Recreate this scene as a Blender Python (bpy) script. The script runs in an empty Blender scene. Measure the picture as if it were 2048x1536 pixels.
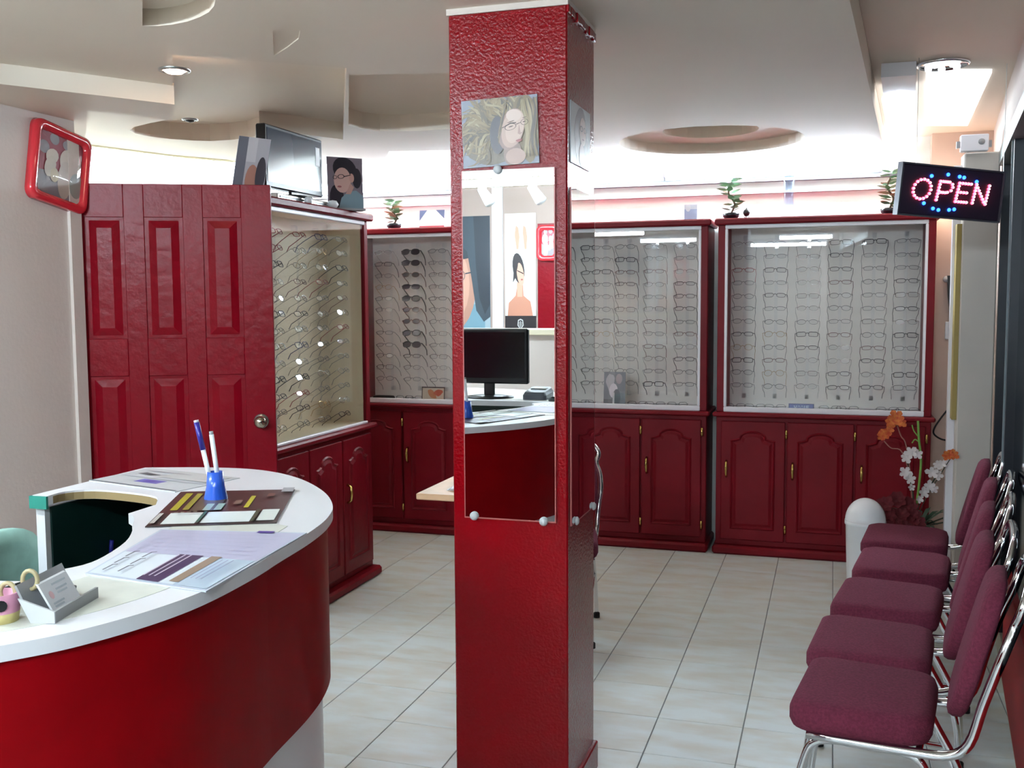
import bpy, math, random
from math import pi, sin, cos, tan, radians, hypot, atan2
from mathutils import Matrix, Vector
random.seed(7)
S = bpy.context.scene
COL = S.collection
# ------------------------------------------------------------------ camera, world, exposure
FPX, PITCH, ROLL, YAW = 2032.9, .0817, -.0061, -.3052
fw = Vector((sin(YAW)*cos(PITCH), cos(YAW)*cos(PITCH), -sin(PITCH)))
ri = Vector((cos(YAW), -sin(YAW), 0)); up = ri.cross(fw)
RI = cos(ROLL)*ri + sin(ROLL)*up; UP = -sin(ROLL)*ri + cos(ROLL)*up
CAM = Vector((0, 0, 1.5))
cd = bpy.data.cameras.new('camera'); cam = bpy.data.objects.new('camera', cd); COL.objects.link(cam)
cam.matrix_world = Matrix(((RI.x, UP.x, -fw.x, 0), (RI.y, UP.y, -fw.y, 0), (RI.z, UP.z, -fw.z, 1.5), (0, 0, 0, 1)))
cd.sensor_width = 36; cd.lens = 36*FPX/2048; cd.clip_start = .02
S.camera = cam
w = bpy.data.worlds.new('world'); S.world = w; w.use_nodes = True
w.node_tree.nodes['Background'].inputs[0].default_value = (.55, .62, .75, 1)
w.node_tree.nodes['Background'].inputs[1].default_value = .02
S.view_settings.view_transform = 'Standard'; S.view_settings.look = 'None'
S.view_settings.gamma = 1; S.view_settings.use_curve_mapping = False
S.view_settings.exposure = 2.0
TUBE_E, COVE_E, PL_E, PATCH_E = 58.0, 26.0, .36, .36      # emission strengths used in the builders below
S.cycles.adaptive_threshold = .02; S.cycles.max_bounces = 8; S.cycles.diffuse_bounces = 5; S.cycles.glossy_bounces = 5
S.cycles.transparent_max_bounces = 10; S.cycles.transmission_bounces = 3
S.cycles.use_denoising = True; S.cycles.sample_clamp_indirect = 6

def ray(px, py): return (px-1024)/FPX*RI - (py-768)/FPX*UP + fw
def UZ(px, py, z): d = ray(px, py); return CAM + d*((z-1.5)/d.z)
def UY(px, py, y): d = ray(px, py); return CAM + d*(y/d.y)
def UX(px, py, x): d = ray(px, py); return CAM + d*(x/d.x)

# ------------------------------------------------------------------ materials
def lin(c):
    return tuple(((v/255)/12.92 if v/255 <= .04045 else ((v/255+.055)/1.055)**2.4) for v in c)+(1,)
MATS = {}
def mat(name, rgb, rough=.5, metal=0, bump=0, bscale=40, vary=0, vscale=6, emit=0, spec=.5, coat=0, vcol=None, sheen=0, bvor=False):
    if name in MATS: return MATS[name]
    m = bpy.data.materials.new(name); m.use_nodes = True; N = m.node_tree.nodes; L = m.node_tree.links
    b = N['Principled BSDF']; c = lin(rgb)
    b.inputs['Base Color'].default_value = c; b.inputs['Roughness'].default_value = rough
    b.inputs['Metallic'].default_value = metal; b.inputs['Specular IOR Level'].default_value = spec
    b.inputs['Coat Weight'].default_value = coat; b.inputs['Coat Roughness'].default_value = .12
    if sheen: b.inputs['Sheen Weight'].default_value = sheen
    tc = N.new('ShaderNodeTexCoord')
    if vary:
        n = N.new('ShaderNodeTexNoise'); n.inputs['Scale'].default_value = vscale; n.inputs['Detail'].default_value = 5
        L.new(tc.outputs['Object'], n.inputs['Vector'])
        r = N.new('ShaderNodeMixRGB'); c2 = lin(vcol) if vcol else tuple(x*(1-vary) for x in c[:3])+(1,)
        r.inputs[1].default_value = c; r.inputs[2].default_value = c2
        mr = N.new('ShaderNodeMapRange'); mr.inputs[1].default_value = .35; mr.inputs[2].default_value = .65
        L.new(n.outputs['Fac'], mr.inputs[0]); L.new(mr.outputs[0], r.inputs[0]); L.new(r.outputs[0], b.inputs['Base Color'])
    if bump:
        n = N.new('ShaderNodeTexVoronoi' if bvor else 'ShaderNodeTexNoise'); n.inputs['Scale'].default_value = bscale
        if not bvor: n.inputs['Detail'].default_value = 3
        L.new(tc.outputs['Object'], n.inputs['Vector'])
        bp = N.new('ShaderNodeBump'); bp.inputs['Strength'].default_value = bump; bp.inputs['Distance'].default_value = .01
        L.new(n.outputs[0], bp.inputs['Height']); L.new(bp.outputs[0], b.inputs['Normal'])
    if emit:
        b.inputs['Emission Color'].default_value = c; b.inputs['Emission Strength'].default_value = emit
    MATS[name] = m; return m
def glassmat(name, tint=(255, 255, 255), ior=1.45, rough=.0):
    m = bpy.data.materials.new(name); m.use_nodes = True; N = m.node_tree.nodes; L = m.node_tree.links
    N.remove(N['Principled BSDF']); o = N['Material Output']
    t = N.new('ShaderNodeBsdfTransparent'); t.inputs[0].default_value = lin(tint)
    g = N.new('ShaderNodeBsdfGlossy'); g.inputs['Roughness'].default_value = rough
    lw = N.new('ShaderNodeLayerWeight'); lw.inputs[0].default_value = .5     # Schlick, the same from both sides
    pw = N.new('ShaderNodeMath'); pw.operation = 'POWER'; pw.inputs[1].default_value = 5; L.new(lw.outputs['Facing'], pw.inputs[0])
    F0 = ((ior-1)/(ior+1))**2
    f = N.new('ShaderNodeMath'); f.operation = 'MULTIPLY_ADD'; f.inputs[1].default_value = 1-F0; f.inputs[2].default_value = F0; L.new(pw.outputs[0], f.inputs[0])
    x = N.new('ShaderNodeMixShader'); L.new(f.outputs[0], x.inputs[0]); L.new(t.outputs[0], x.inputs[1]); L.new(g.outputs[0], x.inputs[2])
    L.new(x.outputs[0], o.inputs[0]); MATS[name] = m; return m

RED = mat('red_paint', (116, 10, 24), .42, vary=.2, vscale=4, bump=.1, bscale=30, spec=.18)
PILLRED = mat('pillar_red_gloss', (134, 1, 12), .2, vary=.12, vscale=3, bump=.2, bscale=120, spec=.35)
DOORRED = mat('door_red', (122, 2, 20), .3, vary=.15, vscale=3, bump=.25, bscale=22, spec=.14)
LAMRED = mat('red_laminate', (140, 3, 12), .4, vary=.12, vscale=9, spec=.08)
WHITELAM = mat('white_laminate', (236, 236, 240), .3)
CREAMLAM = mat('cream_laminate', (222, 224, 214), .35, vary=.06, vscale=30)
WALL = mat('wall_paint', (214, 203, 196), .75, vary=.05, vscale=2, bump=.1, bscale=60)
PEACH = mat('peach_wall_paint', (205, 182, 168), .8, vary=.1, vscale=3)
BACKW = mat('back_wall_paint', (234, 238, 234), .8)
CEIL = mat('ceiling_plaster', (230, 218, 202), .55, vary=.05, vscale=1.2)
CREAM_SHADE = mat('ceiling_cream_shade', (196, 184, 146), .65)  # yellowish cream, darkened so recess walls carry their shade in the colour
GROUT = mat('floor_grout', (128, 134, 134), .9)
CREAM = mat('case_lining', (226, 216, 188), .5, vary=.06, vscale=3)
GREYL = mat('case_back_lining', (232, 230, 224), .5, vary=.05, vscale=2)
WTRIM = mat('white_track', (226, 226, 232), .3)
CHROME = mat('chrome', (225, 228, 232), .08, 1)
STEEL = mat('brushed_steel', (170, 172, 170), .3, 1)
BRASS = mat('brass', (196, 168, 96), .25, 1)
BLACK = mat('black_plastic', (14, 15, 18), .35)
SCREEN = mat('black_screen', (18, 20, 26), .12, coat=.5)
DGLASS = mat('dark_shop_glass', (6, 10, 18), .06)
DFRAME = mat('dark_window_frame', (16, 22, 34), .4)
GREY = mat('grey_plastic', (150, 152, 154), .4)
LGREY = mat('light_grey_plastic', (196, 198, 200), .4)
GREEN = mat('dark_green_panel', (8, 44, 40), .45)
TEAL = mat('teal_edge', (40, 140, 124), .5)
RAW = mat('raw_board_edge', (150, 128, 88), .8)
YEL = mat('yellow_board', (166, 146, 84), .6)
WOOD = mat('pale_wood', (214, 176, 138), .45, vary=.15, vscale=12)
FAB = mat('burgundy_fabric', (112, 46, 66), .95, vary=.3, vscale=130, bump=.3, bscale=260, spec=.2)
CYANF = mat('mint_fabric', (160, 204, 192), .9, vary=.2, vscale=20)
RUB = mat('black_rubber', (20, 22, 24), .8)
PAPER = mat('white_paper', (232, 234, 238), .7)
LILAC = mat('lilac_paper', (196, 194, 216), .6)
PBLUE = mat('pale_blue_paper', (206, 218, 232), .6)
WHITEP = mat('white_plastic', (232, 236, 240), .28)
MIRROR = mat('mirror', (238, 242, 242), .0, 1)
GLASS = glassmat('clear_glass')
ACRYL = glassmat('clear_acrylic', (252, 253, 254), 1.3)
LENS = glassmat('clear_lens', (248, 250, 251), 1.6)
DLENS = mat('tinted_lens', (52, 44, 56), .08)
BLUEP = glassmat('blue_clear_plastic', (70, 110, 225), 1.5)
TUBE = mat('lit_tube', (222, 242, 255), .5, emit=TUBE_E)
COVE = mat('lit_cove_tube', (226, 243, 255), .5, emit=COVE_E)
PLT = mat('lit_white_lamp', (246, 249, 255), .5, emit=PL_E)
PATCH_GLOW = mat('glowing_patch', (246, 250, 255), .5, emit=PATCH_E)
WARM = mat('lit_warm_bulb', (255, 222, 196), .5, emit=16)
LEDR = mat('lit_red_led', (255, 74, 104), .5, emit=1.6)
LEDRC = mat('lit_red_led_core', (255, 205, 214), .5, emit=.8)
LEDB = mat('lit_blue_led', (36, 96, 255), .5, emit=1.8)

# ------------------------------------------------------------------ geometry helpers
class G:
    """collects faces for ONE mesh object; several materials allowed"""
    def __init__(s): s.v = []; s.f = []; s.m = []; s.mats = []; s.cur = 0; s.sm = []; s.smooth = False; s.T = None
    def use(s, m):
        if m not in s.mats: s.mats.append(m)
        s.cur = s.mats.index(m); return s
    def add(s, vs, fs):
        o = len(s.v); s.v += [tuple(s.T @ Vector(p)) if s.T else tuple(p) for p in vs]
        for f in fs: s.f.append(tuple(i+o for i in f)); s.m.append(s.cur); s.sm.append(s.smooth)
        return s
    def box(s, x0, x1, y0, y1, z0, z1, b=0):
        x0, x1 = min(x0, x1), max(x0, x1); y0, y1 = min(y0, y1), max(y0, y1); z0, z1 = min(z0, z1), max(z0, z1)
        if b <= 0:
            return s.add([(x0, y0, z0), (x1, y0, z0), (x1, y1, z0), (x0, y1, z0), (x0, y0, z1), (x1, y0, z1), (x1, y1, z1), (x0, y1, z1)],
                         [(0, 3, 2, 1), (4, 5, 6, 7), (0, 1, 5, 4), (1, 2, 6, 5), (2, 3, 7, 6), (3, 0, 4, 7)])
        b = min(b, (x1-x0)*.45, (y1-y0)*.45, (z1-z0)*.45); V = []; idx = {}
        for i, X in enumerate((x0, x1)):
            for j, Y in enumerate((y0, y1)):
                for k, Z in enumerate((z0, z1)):
                    sx, sy, sz = (b, -b)[i], (b, -b)[j], (b, -b)[k]
                    for a, p in enumerate(((X, Y+sy, Z+sz), (X+sx, Y, Z+sz), (X+sx, Y+sy, Z))):
                        idx[i, j, k, a] = len(V); V.append(p)
        q = lambda *t: tuple(idx[u] for u in t); F = []
        for i in (0, 1):
            F.append(q((i, 0, 0, 0), (i, 1, 0, 0), (i, 1, 1, 0), (i, 0, 1, 0))); F.append(q((0, i, 0, 1), (1, i, 0, 1), (1, i, 1, 1), (0, i, 1, 1)))
            F.append(q((0, 0, i, 2), (1, 0, i, 2), (1, 1, i, 2), (0, 1, i, 2)))
            for j in (0, 1):
                F.append(q((i, j, 0, 0), (i, j, 1, 0), (i, j, 1, 1), (i, j, 0, 1)))
                F.append(q((i, 0, j, 0), (i, 1, j, 0), (i, 1, j, 2), (i, 0, j, 2)))
                F.append(q((0, i, j, 1), (1, i, j, 1), (1, i, j, 2), (0, i, j, 2)))
                for k in (0, 1): F.append(q((i, j, k, 0), (i, j, k, 1), (i, j, k, 2)))
        return s.add(V, F)
    def prism(s, poly, z0, z1):
        n = len(poly)
        if sum(poly[i][0]*poly[(i+1) % n][1]-poly[(i+1) % n][0]*poly[i][1] for i in range(n)) < 0: poly = poly[::-1]
        return s.add([(p[0], p[1], z0) for p in poly]+[(p[0], p[1], z1) for p in poly],
                     [tuple(range(n))[::-1], tuple(range(n, 2*n))]+[(i, (i+1) % n, n+(i+1) % n, n+i) for i in range(n)])
    def loft(s, rings, cap0=True, cap1=True, closed=True):
        n = len(rings[0]); V = [p for r in rings for p in r]; F = []
        for k in range(len(rings)-1):
            for i in range(n if closed else n-1):
                j = (i+1) % n; F.append((k*n+i, k*n+j, (k+1)*n+j, (k+1)*n+i))
        if cap0: F.append(tuple(range(n))[::-1])
        if cap1: F.append(tuple(range((len(rings)-1)*n, len(rings)*n)))
        return s.add(V, F)
    def tube(s, path, r, n=8, closed=False, cap=True):
        P = [Vector(p) for p in path]; m = len(P); rings = []; prev = None
        for i in range(m):
            a = P[i-1] if (i > 0 or closed) else P[i]; b = P[(i+1) % m] if (i < m-1 or closed) else P[i]
            t = (b-a).normalized()
            if prev is None:
                u = t.orthogonal().normalized()
            else:
                u = (prev-t*prev.dot(t)); u = u.normalized() if u.length > 1e-6 else t.orthogonal().normalized()
            prev = u; v = t.cross(u); rr = r[i] if isinstance(r, (list, tuple)) else r
            rings.append([P[i]+rr*(cos(2*pi*k/n)*u+sin(2*pi*k/n)*v) for k in range(n)])
        if closed: rings.append(rings[0])
        return s.loft(rings, cap and not closed, cap and not closed)
    def lathe(s, prof, c=(0, 0, 0), n=20, axis='z', cap=True):
        rings = []
        for r, h in prof:
            r = max(r, 1e-4); ring = []
            for k in range(n):
                a = 2*pi*k/n
                if axis == 'z': ring.append((c[0]+r*cos(a), c[1]+r*sin(a), c[2]+h))
                elif axis == 'y': ring.append((c[0]+r*cos(a), c[1]+h, c[2]+r*sin(a)))
                else: ring.append((c[0]+h, c[1]+r*cos(a), c[2]+r*sin(a)))
            rings.append(ring)
        return s.loft(rings, cap, cap)
def rrect(w, d, r, n=4, cx=0, cy=0):
    out = []
    for (sx, sy, a0) in ((1, 1, 0), (-1, 1, 90), (-1, -1, 180), (1, -1, 270)):
        for k in range(n+1):
            a = radians(a0+90*k/n); out.append((cx+sx*(w/2-r)+r*cos(a), cy+sy*(d/2-r)+r*sin(a)))
    return out
def inset(poly, d):
    n = len(poly); out = []
    A = sum(poly[i][0]*poly[(i+1) % n][1]-poly[(i+1) % n][0]*poly[i][1] for i in range(n)); sg = 1 if A > 0 else -1
    for i in range(n):
        p0, p1, p2 = poly[i-1], poly[i], poly[(i+1) % n]
        e1 = Vector((p1[0]-p0[0], p1[1]-p0[1])).normalized(); e2 = Vector((p2[0]-p1[0], p2[1]-p1[1])).normalized()
        n1 = Vector((-e1.y, e1.x))*sg; n2 = Vector((-e2.y, e2.x))*sg; m = (n1+n2)
        m = m/max(m.length_squared/2, .3) if m.length > 1e-6 else n1
        out.append((p1[0]+m.x*d, p1[1]+m.y*d))
    return out
def wm(o):
    m = o.matrix_basis.copy()
    while o.parent: o = o.parent; m = o.matrix_basis @ m
    return m
def obj(name, g, m=None, parent=None, local=False, kind=None, label=None, category=None, group=None):
    me = bpy.data.meshes.new(name); V = g.v
    if parent is not None and not local:
        inv = wm(parent).inverted(); V = [tuple(inv @ Vector(p)) for p in V]
    me.from_pydata(V, [], g.f)
    ms = [m] if m else g.mats
    for x in ms: me.materials.append(x)
    if not m: me.polygons.foreach_set('material_index', g.m)
    me.polygons.foreach_set('use_smooth', g.sm); me.update()
    o = bpy.data.objects.new(name, me); COL.objects.link(o)
    if parent is not None: o.parent = parent
    tag(o, label, category, group, kind); return o
def tag(o, label=None, category=None, group=None, kind=None):
    for k, v in (('label', label), ('category', category), ('group', group), ('kind', kind)):
        if v: o[k] = v
    return o
def thing(name, label, cat, loc=(0, 0, 0), rot=(0, 0, 0), group=None):
    o = bpy.data.objects.new(name, None); COL.objects.link(o); o.empty_display_size = .1
    o.location = loc; o.rotation_euler = rot; o.matrix_basis = Matrix.LocRotScale(Vector(loc), Matrix(((1,0,0),(0,1,0),(0,0,1))) if 0 else __import__('mathutils').Euler(rot), None)
    return tag(o, label, cat, group)
def copy_tree(o, parent=None):
    c = o.copy(); COL.objects.link(c)
    if parent is not None: c.parent = parent
    for ch in [x for x in KIDS.get(o.name, [])]: 
        d = copy_tree(ch, c)
    return c
KIDS = {}
def reg(root):      # remember children before copying
    for x in list(bpy.data.objects):
        if x.parent: KIDS.setdefault(x.parent.name, [])
        if x.parent and x not in KIDS[x.parent.name]: KIDS[x.parent.name].append(x)
def S_(name, g, m=None, parent=None): return obj(name, g, m, parent, kind='structure' if parent is None else None)
def bez(pts, n=8):   # smooth curve through points (Catmull-Rom)
    P = [Vector(p) for p in pts]; P = [P[0]*2-P[1]]+P+[P[-1]*2-P[-2]]; out = []
    for i in range(1, len(P)-2):
        for k in range(n):
            t = k/n; a, b, c, d = P[i-1], P[i], P[i+1], P[i+2]
            out.append(.5*((2*b)+(-a+c)*t+(2*a-5*b+4*c-d)*t*t+(-a+3*b-3*c+d)*t**3))
    out.append(P[-2]); return out
ORD = ['zeroth', 'first', 'second', 'third', 'fourth', 'fifth', 'sixth', 'seventh', 'eighth', 'ninth', 'tenth', 'eleventh', 'twelfth', 'thirteenth']

# ------------------------------------------------------------------ floor and its tiles
T = .30045; TX0 = -1.1736; TY0 = 4.4448
fl = S_('floor', G().box(-5.8, 1.6, -3.6, 6.6, -.12, -.003), GROUT)
tm = bpy.data.materials.new('cream_tile'); tm.use_nodes = True
N = tm.node_tree.nodes; L = tm.node_tree.links; b = N['Principled BSDF']
tc = N.new('ShaderNodeTexCoord'); ge = N.new('ShaderNodeNewGeometry'); oi = N.new('ShaderNodeObjectInfo')
mp = N.new('ShaderNodeMapping'); mp.inputs['Scale'].default_value = (2.2, 5.5, 1)
n1 = N.new('ShaderNodeTexNoise'); n1.inputs['Scale'].default_value = 2.2; n1.inputs['Detail'].default_value = 6
va = N.new('ShaderNodeVectorMath'); va.operation = 'ADD'
L.new(ge.outputs['Position'], mp.inputs[0]); L.new(mp.outputs[0], va.inputs[0]); L.new(oi.outputs['Random'], va.inputs[1]); L.new(va.outputs[0], n1.inputs['Vector'])
cr = N.new('ShaderNodeValToRGB'); cr.color_ramp.elements[0].position = .34; cr.color_ramp.elements[1].position = .62
cr.color_ramp.elements[0].color = lin((202, 201, 190)); cr.color_ramp.elements[1].color = lin((212, 221, 220))
L.new(n1.outputs['Fac'], cr.inputs[0]); L.new(cr.outputs[0], b.inputs['Base Color'])
b.inputs['Roughness'].default_value = .32; MATS['cream_tile'] = tm
def tileg(): return G().box(-T/2+.0018, T/2-.0018, -T/2+.0007, T/2-.0007, -.008, 0, .0012)
tg = tileg(); tme = None
for i in range(-6, 7):
    for j in range(-6, 10):
        cx, cy = TX0+(i+.5)*T, TY0-(j+.5)*T
        if cy > 6.5: continue
        if tme is None: o = obj('tile', tg, tm, fl); tme = o.data; o.location = (cx, cy, 0); continue
        o = bpy.data.objects.new('tile', tme); COL.objects.link(o); o.parent = fl; o.location = (cx, cy, 0)
rest = G()
for i in range(-16, 9):
    for j in range(-8, 27):
        if -6 <= i < 7 and -6 <= j < 10: continue
        cx, cy = TX0+(i+.5)*T, TY0-(j+.5)*T
        if -5.7 < cx < 1.5 and -3.5 < cy < 6.5: rest.box(cx-T/2+.0018, cx+T/2-.0018, cy-T/2+.0007, cy+T/2-.0007, -.008, 0)
obj('tile_field', rest, tm, fl, kind='stuff')

# ------------------------------------------------------------------ room shell
S_('wall_back', G().box(-5.8, 1.6, 6.4, 6.55, 0, 2.9), BACKW)
S_('wall_rear', G().box(-5.8, 1.6, -3.6, -3.45, 0, 2.9), WALL)
S_('wall_far_left', G().box(-5.8, -5.65, -3.45, 6.4, 0, 2.9), WALL)
wl = S_('wall_left', G().box(-3.14, -3.0, -3.45, 3.53, 0, 2.9), WALL)
obj('edge_bead', G().box(-3.0, -2.985, 3.47, 3.535, 0, 2.19), WALL, wl)
S_('wall_corner', G().box(.52, 1.6, 6.3, 6.42, 0, 2.9), PEACH)
S_('ceiling_upper', G().box(-5.8, 1.6, -3.6, 6.55, 2.82, 2.95), CEIL)
# shopfront wall on the right, running 5 degrees off the room axis
SL = .0928
def sx(y): return .587+SL*(y-3.478)
g = G(); 
def slab(g, y0, y1, z0, z1, off0, off1): g.prism([(sx(y0)+off0, y0), (sx(y0)+off1, y0), (sx(y1)+off1, y1), (sx(y1)+off0, y1)], z0, z1)
sf = thing('window_1', None, None, (sx(4), 4, 0)); sf['kind'] = 'structure'
g = G(); slab(g, -3.4, 5.42, .12, 2.13, .03, .05); obj('pane', g, DGLASS, sf)
g = G(); slab(g, -3.4, 5.42, 0, .12, -.0, .1); obj('curb', g, mat('curb_paint', (196, 190, 170), .6), sf)
g = G(); slab(g, -3.4, 5.42, 2.13, 2.2, -.02, .09); obj('head_rail', g, mat('pale_metal_rail', (150, 160, 156), .35, .4), sf)
for y in (3.3, 4.52, 5.36):
    g = G(); slab(g, y, y+.05, .12, 2.13, -.005, .07); obj('mullion', g, DFRAME, sf)
g = G(); slab(g, 4.57, 4.578, .12, 2.13, -.012, .0); obj('light_edge', g, mat('pale_edge_strip', (126, 138, 142), .4), sf)
g = G(); slab(g, 1.5, 4.0, .12, .52, -.02, .0); obj('red_panel', g, mat('shopfront_red', (150, 14, 20), .5, spec=.1), sf)
g = G(); slab(g, -3.4, 6.3, 2.2, 2.9, -.01, .09); S_('wall_right', g, WALL)
g = G(); slab(g, 5.42, 6.3, 0, 2.2, .0, .09); S_('wall_right_end', g, WALL)
# pier beside the shopfront
pr = thing('pier', None, None, (.66, 5.45, 0)); pr['kind'] = 'structure'
obj('post', G().box(.595, .755, 5.42, 5.56, 0, 2.2, .006), mat('pier_paint', (206, 200, 192), .6, vary=.06, vscale=3), pr)
obj('yellow_board', G().box(.572, .594, 5.425, 5.5, .9, 1.86), YEL, pr)
obj('side_strip', G().box(.56, .594, 5.5, 5.55, 0, 2.15), WTRIM, pr)

# ceiling: plaster slab with recesses cut out
def zp(pts, z): return [tuple(UZ(x, y, z)[:2]) for x, y in pts]
H = 2.32
sof = lambda y: .023+(.258-.023)*(y-2.949)/(6.131-2.949)
far_ = zp([(1140, 301), (930, 300), (778, 303), (769, 330), (690, 329), (600, 328), (480, 325), (375, 316), (270, 303), (215, 296), (165, 290)], H)
main = [(-3.0, -3.45), (sof(-3.45), -3.45), (sof(6.02), 6.02), (UZ(1150, 325, H).x, 6.02)] + far_ + [(-3.01, 3.6)]
g = G(); g.prism(main, H, 2.48); ceil = S_('ceiling', g, CEIL)
def cutter(poly, d, z0=H-.05): gg = G(); gg.use(CREAM_SHADE); gg.prism(poly, z0, H+d); return gg  # cut faces take the darker cream that stands in for shade
def ell(cx, cy, rx, ry, a0=0, a1=360, n=40): return [(cx+rx*cos(radians(a0+(a1-a0)*k/n)), cy+ry*sin(radians(a0+(a1-a0)*k/n))) for k in range(n if a1-a0 >= 360 else n+1)]
cuts = []
rc = (UZ(1235, 285, H)+UZ(1607, 275, H))/2; rb = UZ(1415, 308, H)
R1 = (UZ(1235, 285, H)-UZ(1607, 275, H)).length/2; cyr = rb.y-R1
cuts += [cutter(ell(rc.x, cyr, R1, R1), .055), cutter(ell(rc.x, cyr, R1*.52, R1*.52), .115)]
cuts += [cutter(zp([(345, 110), (693, 136), (686, 279), (600, 268), (519, 258), (521, 268), (495, 276), (460, 280), (420, 282), (385, 281), (340, 278), (300, 273), (270, 267), (259, 261), (268, 254), (300, 246), (345, 238)], H), .085)]
cuts += [cutter(zp([(698, 150), (950, 145), (950, 254), (900, 258), (850, 261), (800, 263), (760, 262), (725, 258), (697, 250)], H), .08)]
cuts += [cutter(zp([(285, -60), (285, 52), (315, 52), (345, 49), (375, 43), (400, 34), (418, 24), (428, 12), (432, -5), (425, -60)], H), .05)]
cuts += [cutter(zp([(545, 62), (548, 112), (575, 95), (597, 78), (600, 62), (596, 52), (587, 45)], H), .004)]
for k, cg in enumerate(cuts):
    c = obj('cut', cg, CREAM_SHADE); md = ceil.modifiers.new('b%d' % k, 'BOOLEAN'); md.object = c; md.operation = 'DIFFERENCE'; md.solver = 'EXACT'
dg = bpy.context.evaluated_depsgraph_get(); nm = bpy.data.meshes.new_from_object(ceil.evaluated_get(dg)); ceil.modifiers.clear(); ceil.data = nm
for o in [o for o in bpy.data.objects if o.name.startswith('cut')]: bpy.data.objects.remove(o)
if len(nm.materials) == 0: nm.materials.append(CEIL)
# dropped bands
g = G(); g.prism(zp([(-160, 120), (0, 168), (200, 191), (349, 209), (345, 241), (175, 221), (172, 270), (160, 288), (35, 248), (0, 236), (-160, 190)], 2.25), 2.25, H+.01)
S_('ceiling_drop_band', g, CEIL)
lip = zp([(480, 325), (375, 316), (270, 303), (215, 296), (165, 290)], H)
gl = G(); gl.loft([[(x, y, H-.004), (x, y-.12, H-.004), (x, y-.12, H), (x, y, H)] for x, y in lip]); S_('ceiling_lip', gl, CREAM_SHADE)
g = G(); g.prism([(sof(-3.45)+.001, -3.45), (1.5, -3.45), (1.6, 6.4), (sof(6.02), 6.4), (sof(6.02)+.001, 6.02)], 2.43, 2.5); S_('ceiling_strip', g, CEIL)
# rails behind the cabinet tops
S_('trim_1', G().box(-4.2, .52, 6.34, 6.4, 2.205, 2.222), mat('grey_rail', (96, 92, 98), .6))
S_('trim_2', G().box(-4.2, .3, 6.36, 6.4, 2.135, 2.147), mat('pinkish_rail', (140, 124, 122), .6))

# ------------------------------------------------------------------ lamps
def lamp(name, label, x0, x1, y, z, m, r=.019, up_=1, group='fluorescent battens', back=False):
    t = thing(name, label, 'lamp', ((x0+x1)/2, y, z), group=group)
    g = G(); g.box(x0-.02, x1+.02, y-.03, y+.03, z+.035*up_, z+(.075)*up_, .004); obj('batten', g, WTRIM, t)
    for x in (x0-.015, x1+.005): obj('lamp_holder', G().box(x, x+.012, y-.018, y+.018, z-.02, z+.04, .003), WTRIM, t)
    g = G(); g.smooth = True; g.tube([(x0, y, z), (x1, y, z)], r, 12); obj('tube', g, m, t)
    return t
lamp('tube_light', 'lit white tube behind the camera, mirrored at the top of the pillar mirror', -2.30, -1.62, -.6, 2.235, TUBE, .022)
lamp('tube_light', 'lit white tube behind the camera, mirrored in the right display case', -.62, -.02, -.6, 2.235, TUBE, .022)
lamp('tube_light', 'added unseen fill tube over the left side, outside the view', -2.85, -2.0, .9, 2.235, TUBE, .022)  # added out of view to brighten the middle case and left side
lamp('tube_light', 'added unseen fill tube over the entrance side, far behind the camera', -1.3, -.1, -2.2, 2.235, TUBE, .022)  # extra unseen tube, put in to lift the room and counter front
for x0, x1, l in ((-.98, .24, 'long lit tube above the right display case'), (-2.26, -1.03, 'long lit tube above the middle display case'), (-3.52, -2.31, 'long lit tube above the corner display case')):
    t = thing('tube_light', l, 'lamp', ((x0+x1)/2, 6.3, 2.26), group='tubes above the cabinets')
    obj('batten', G().box(x0-.02, x1+.02, 6.35, 6.4, 2.235, 2.315, .004), WTRIM, t)
    g = G(); g.smooth = True; g.tube([(x0, 6.31, 2.268), (x1, 6.31, 2.268)], .03, 12); obj('tube', g, COVE, t)
    for x in (x0-.018, x1+.002): obj('lamp_holder', G().box(x, x+.016, 6.285, 6.35, 2.245, 2.295, .003), WTRIM, t)
for x0, x1 in ((-5.5, -4.3), (-4.25, -3.62)):
    t = thing('tube_light', 'lit cove tube beyond the top of the red door' if x0 < -5 else 'shorter lit tube beyond the curved ceiling edge', 'lamp', ((x0+x1)/2, 6.3, 2.5))
    obj('batten', G().box(x0-.02, x1+.02, 6.35, 6.4, 2.46, 2.54, .004), WTRIM, t)
    g = G(); g.smooth = True; g.tube([(x0, 6.31, 2.5), (x1, 6.31, 2.5)], .04, 12); obj('tube', g, COVE, t)
t = thing('tube_light', 'lit tube high on the wall behind the red door', 'lamp', (-4.4, 5.2, 2.3))
g = G(); g.smooth = True; g.tube([(-5.6, 5.3, 2.32), (-4.1, 5.3, 2.32)], .04, 12); obj('tube', g, COVE, t)
obj('batten', G().box(-5.64, -4.06, 5.27, 5.33, 2.37, 2.42, .004), WTRIM, t); obj('hanger', G().box(-4.9, -4.88, 5.29, 5.31, 2.42, 2.82), WTRIM, t)
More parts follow.
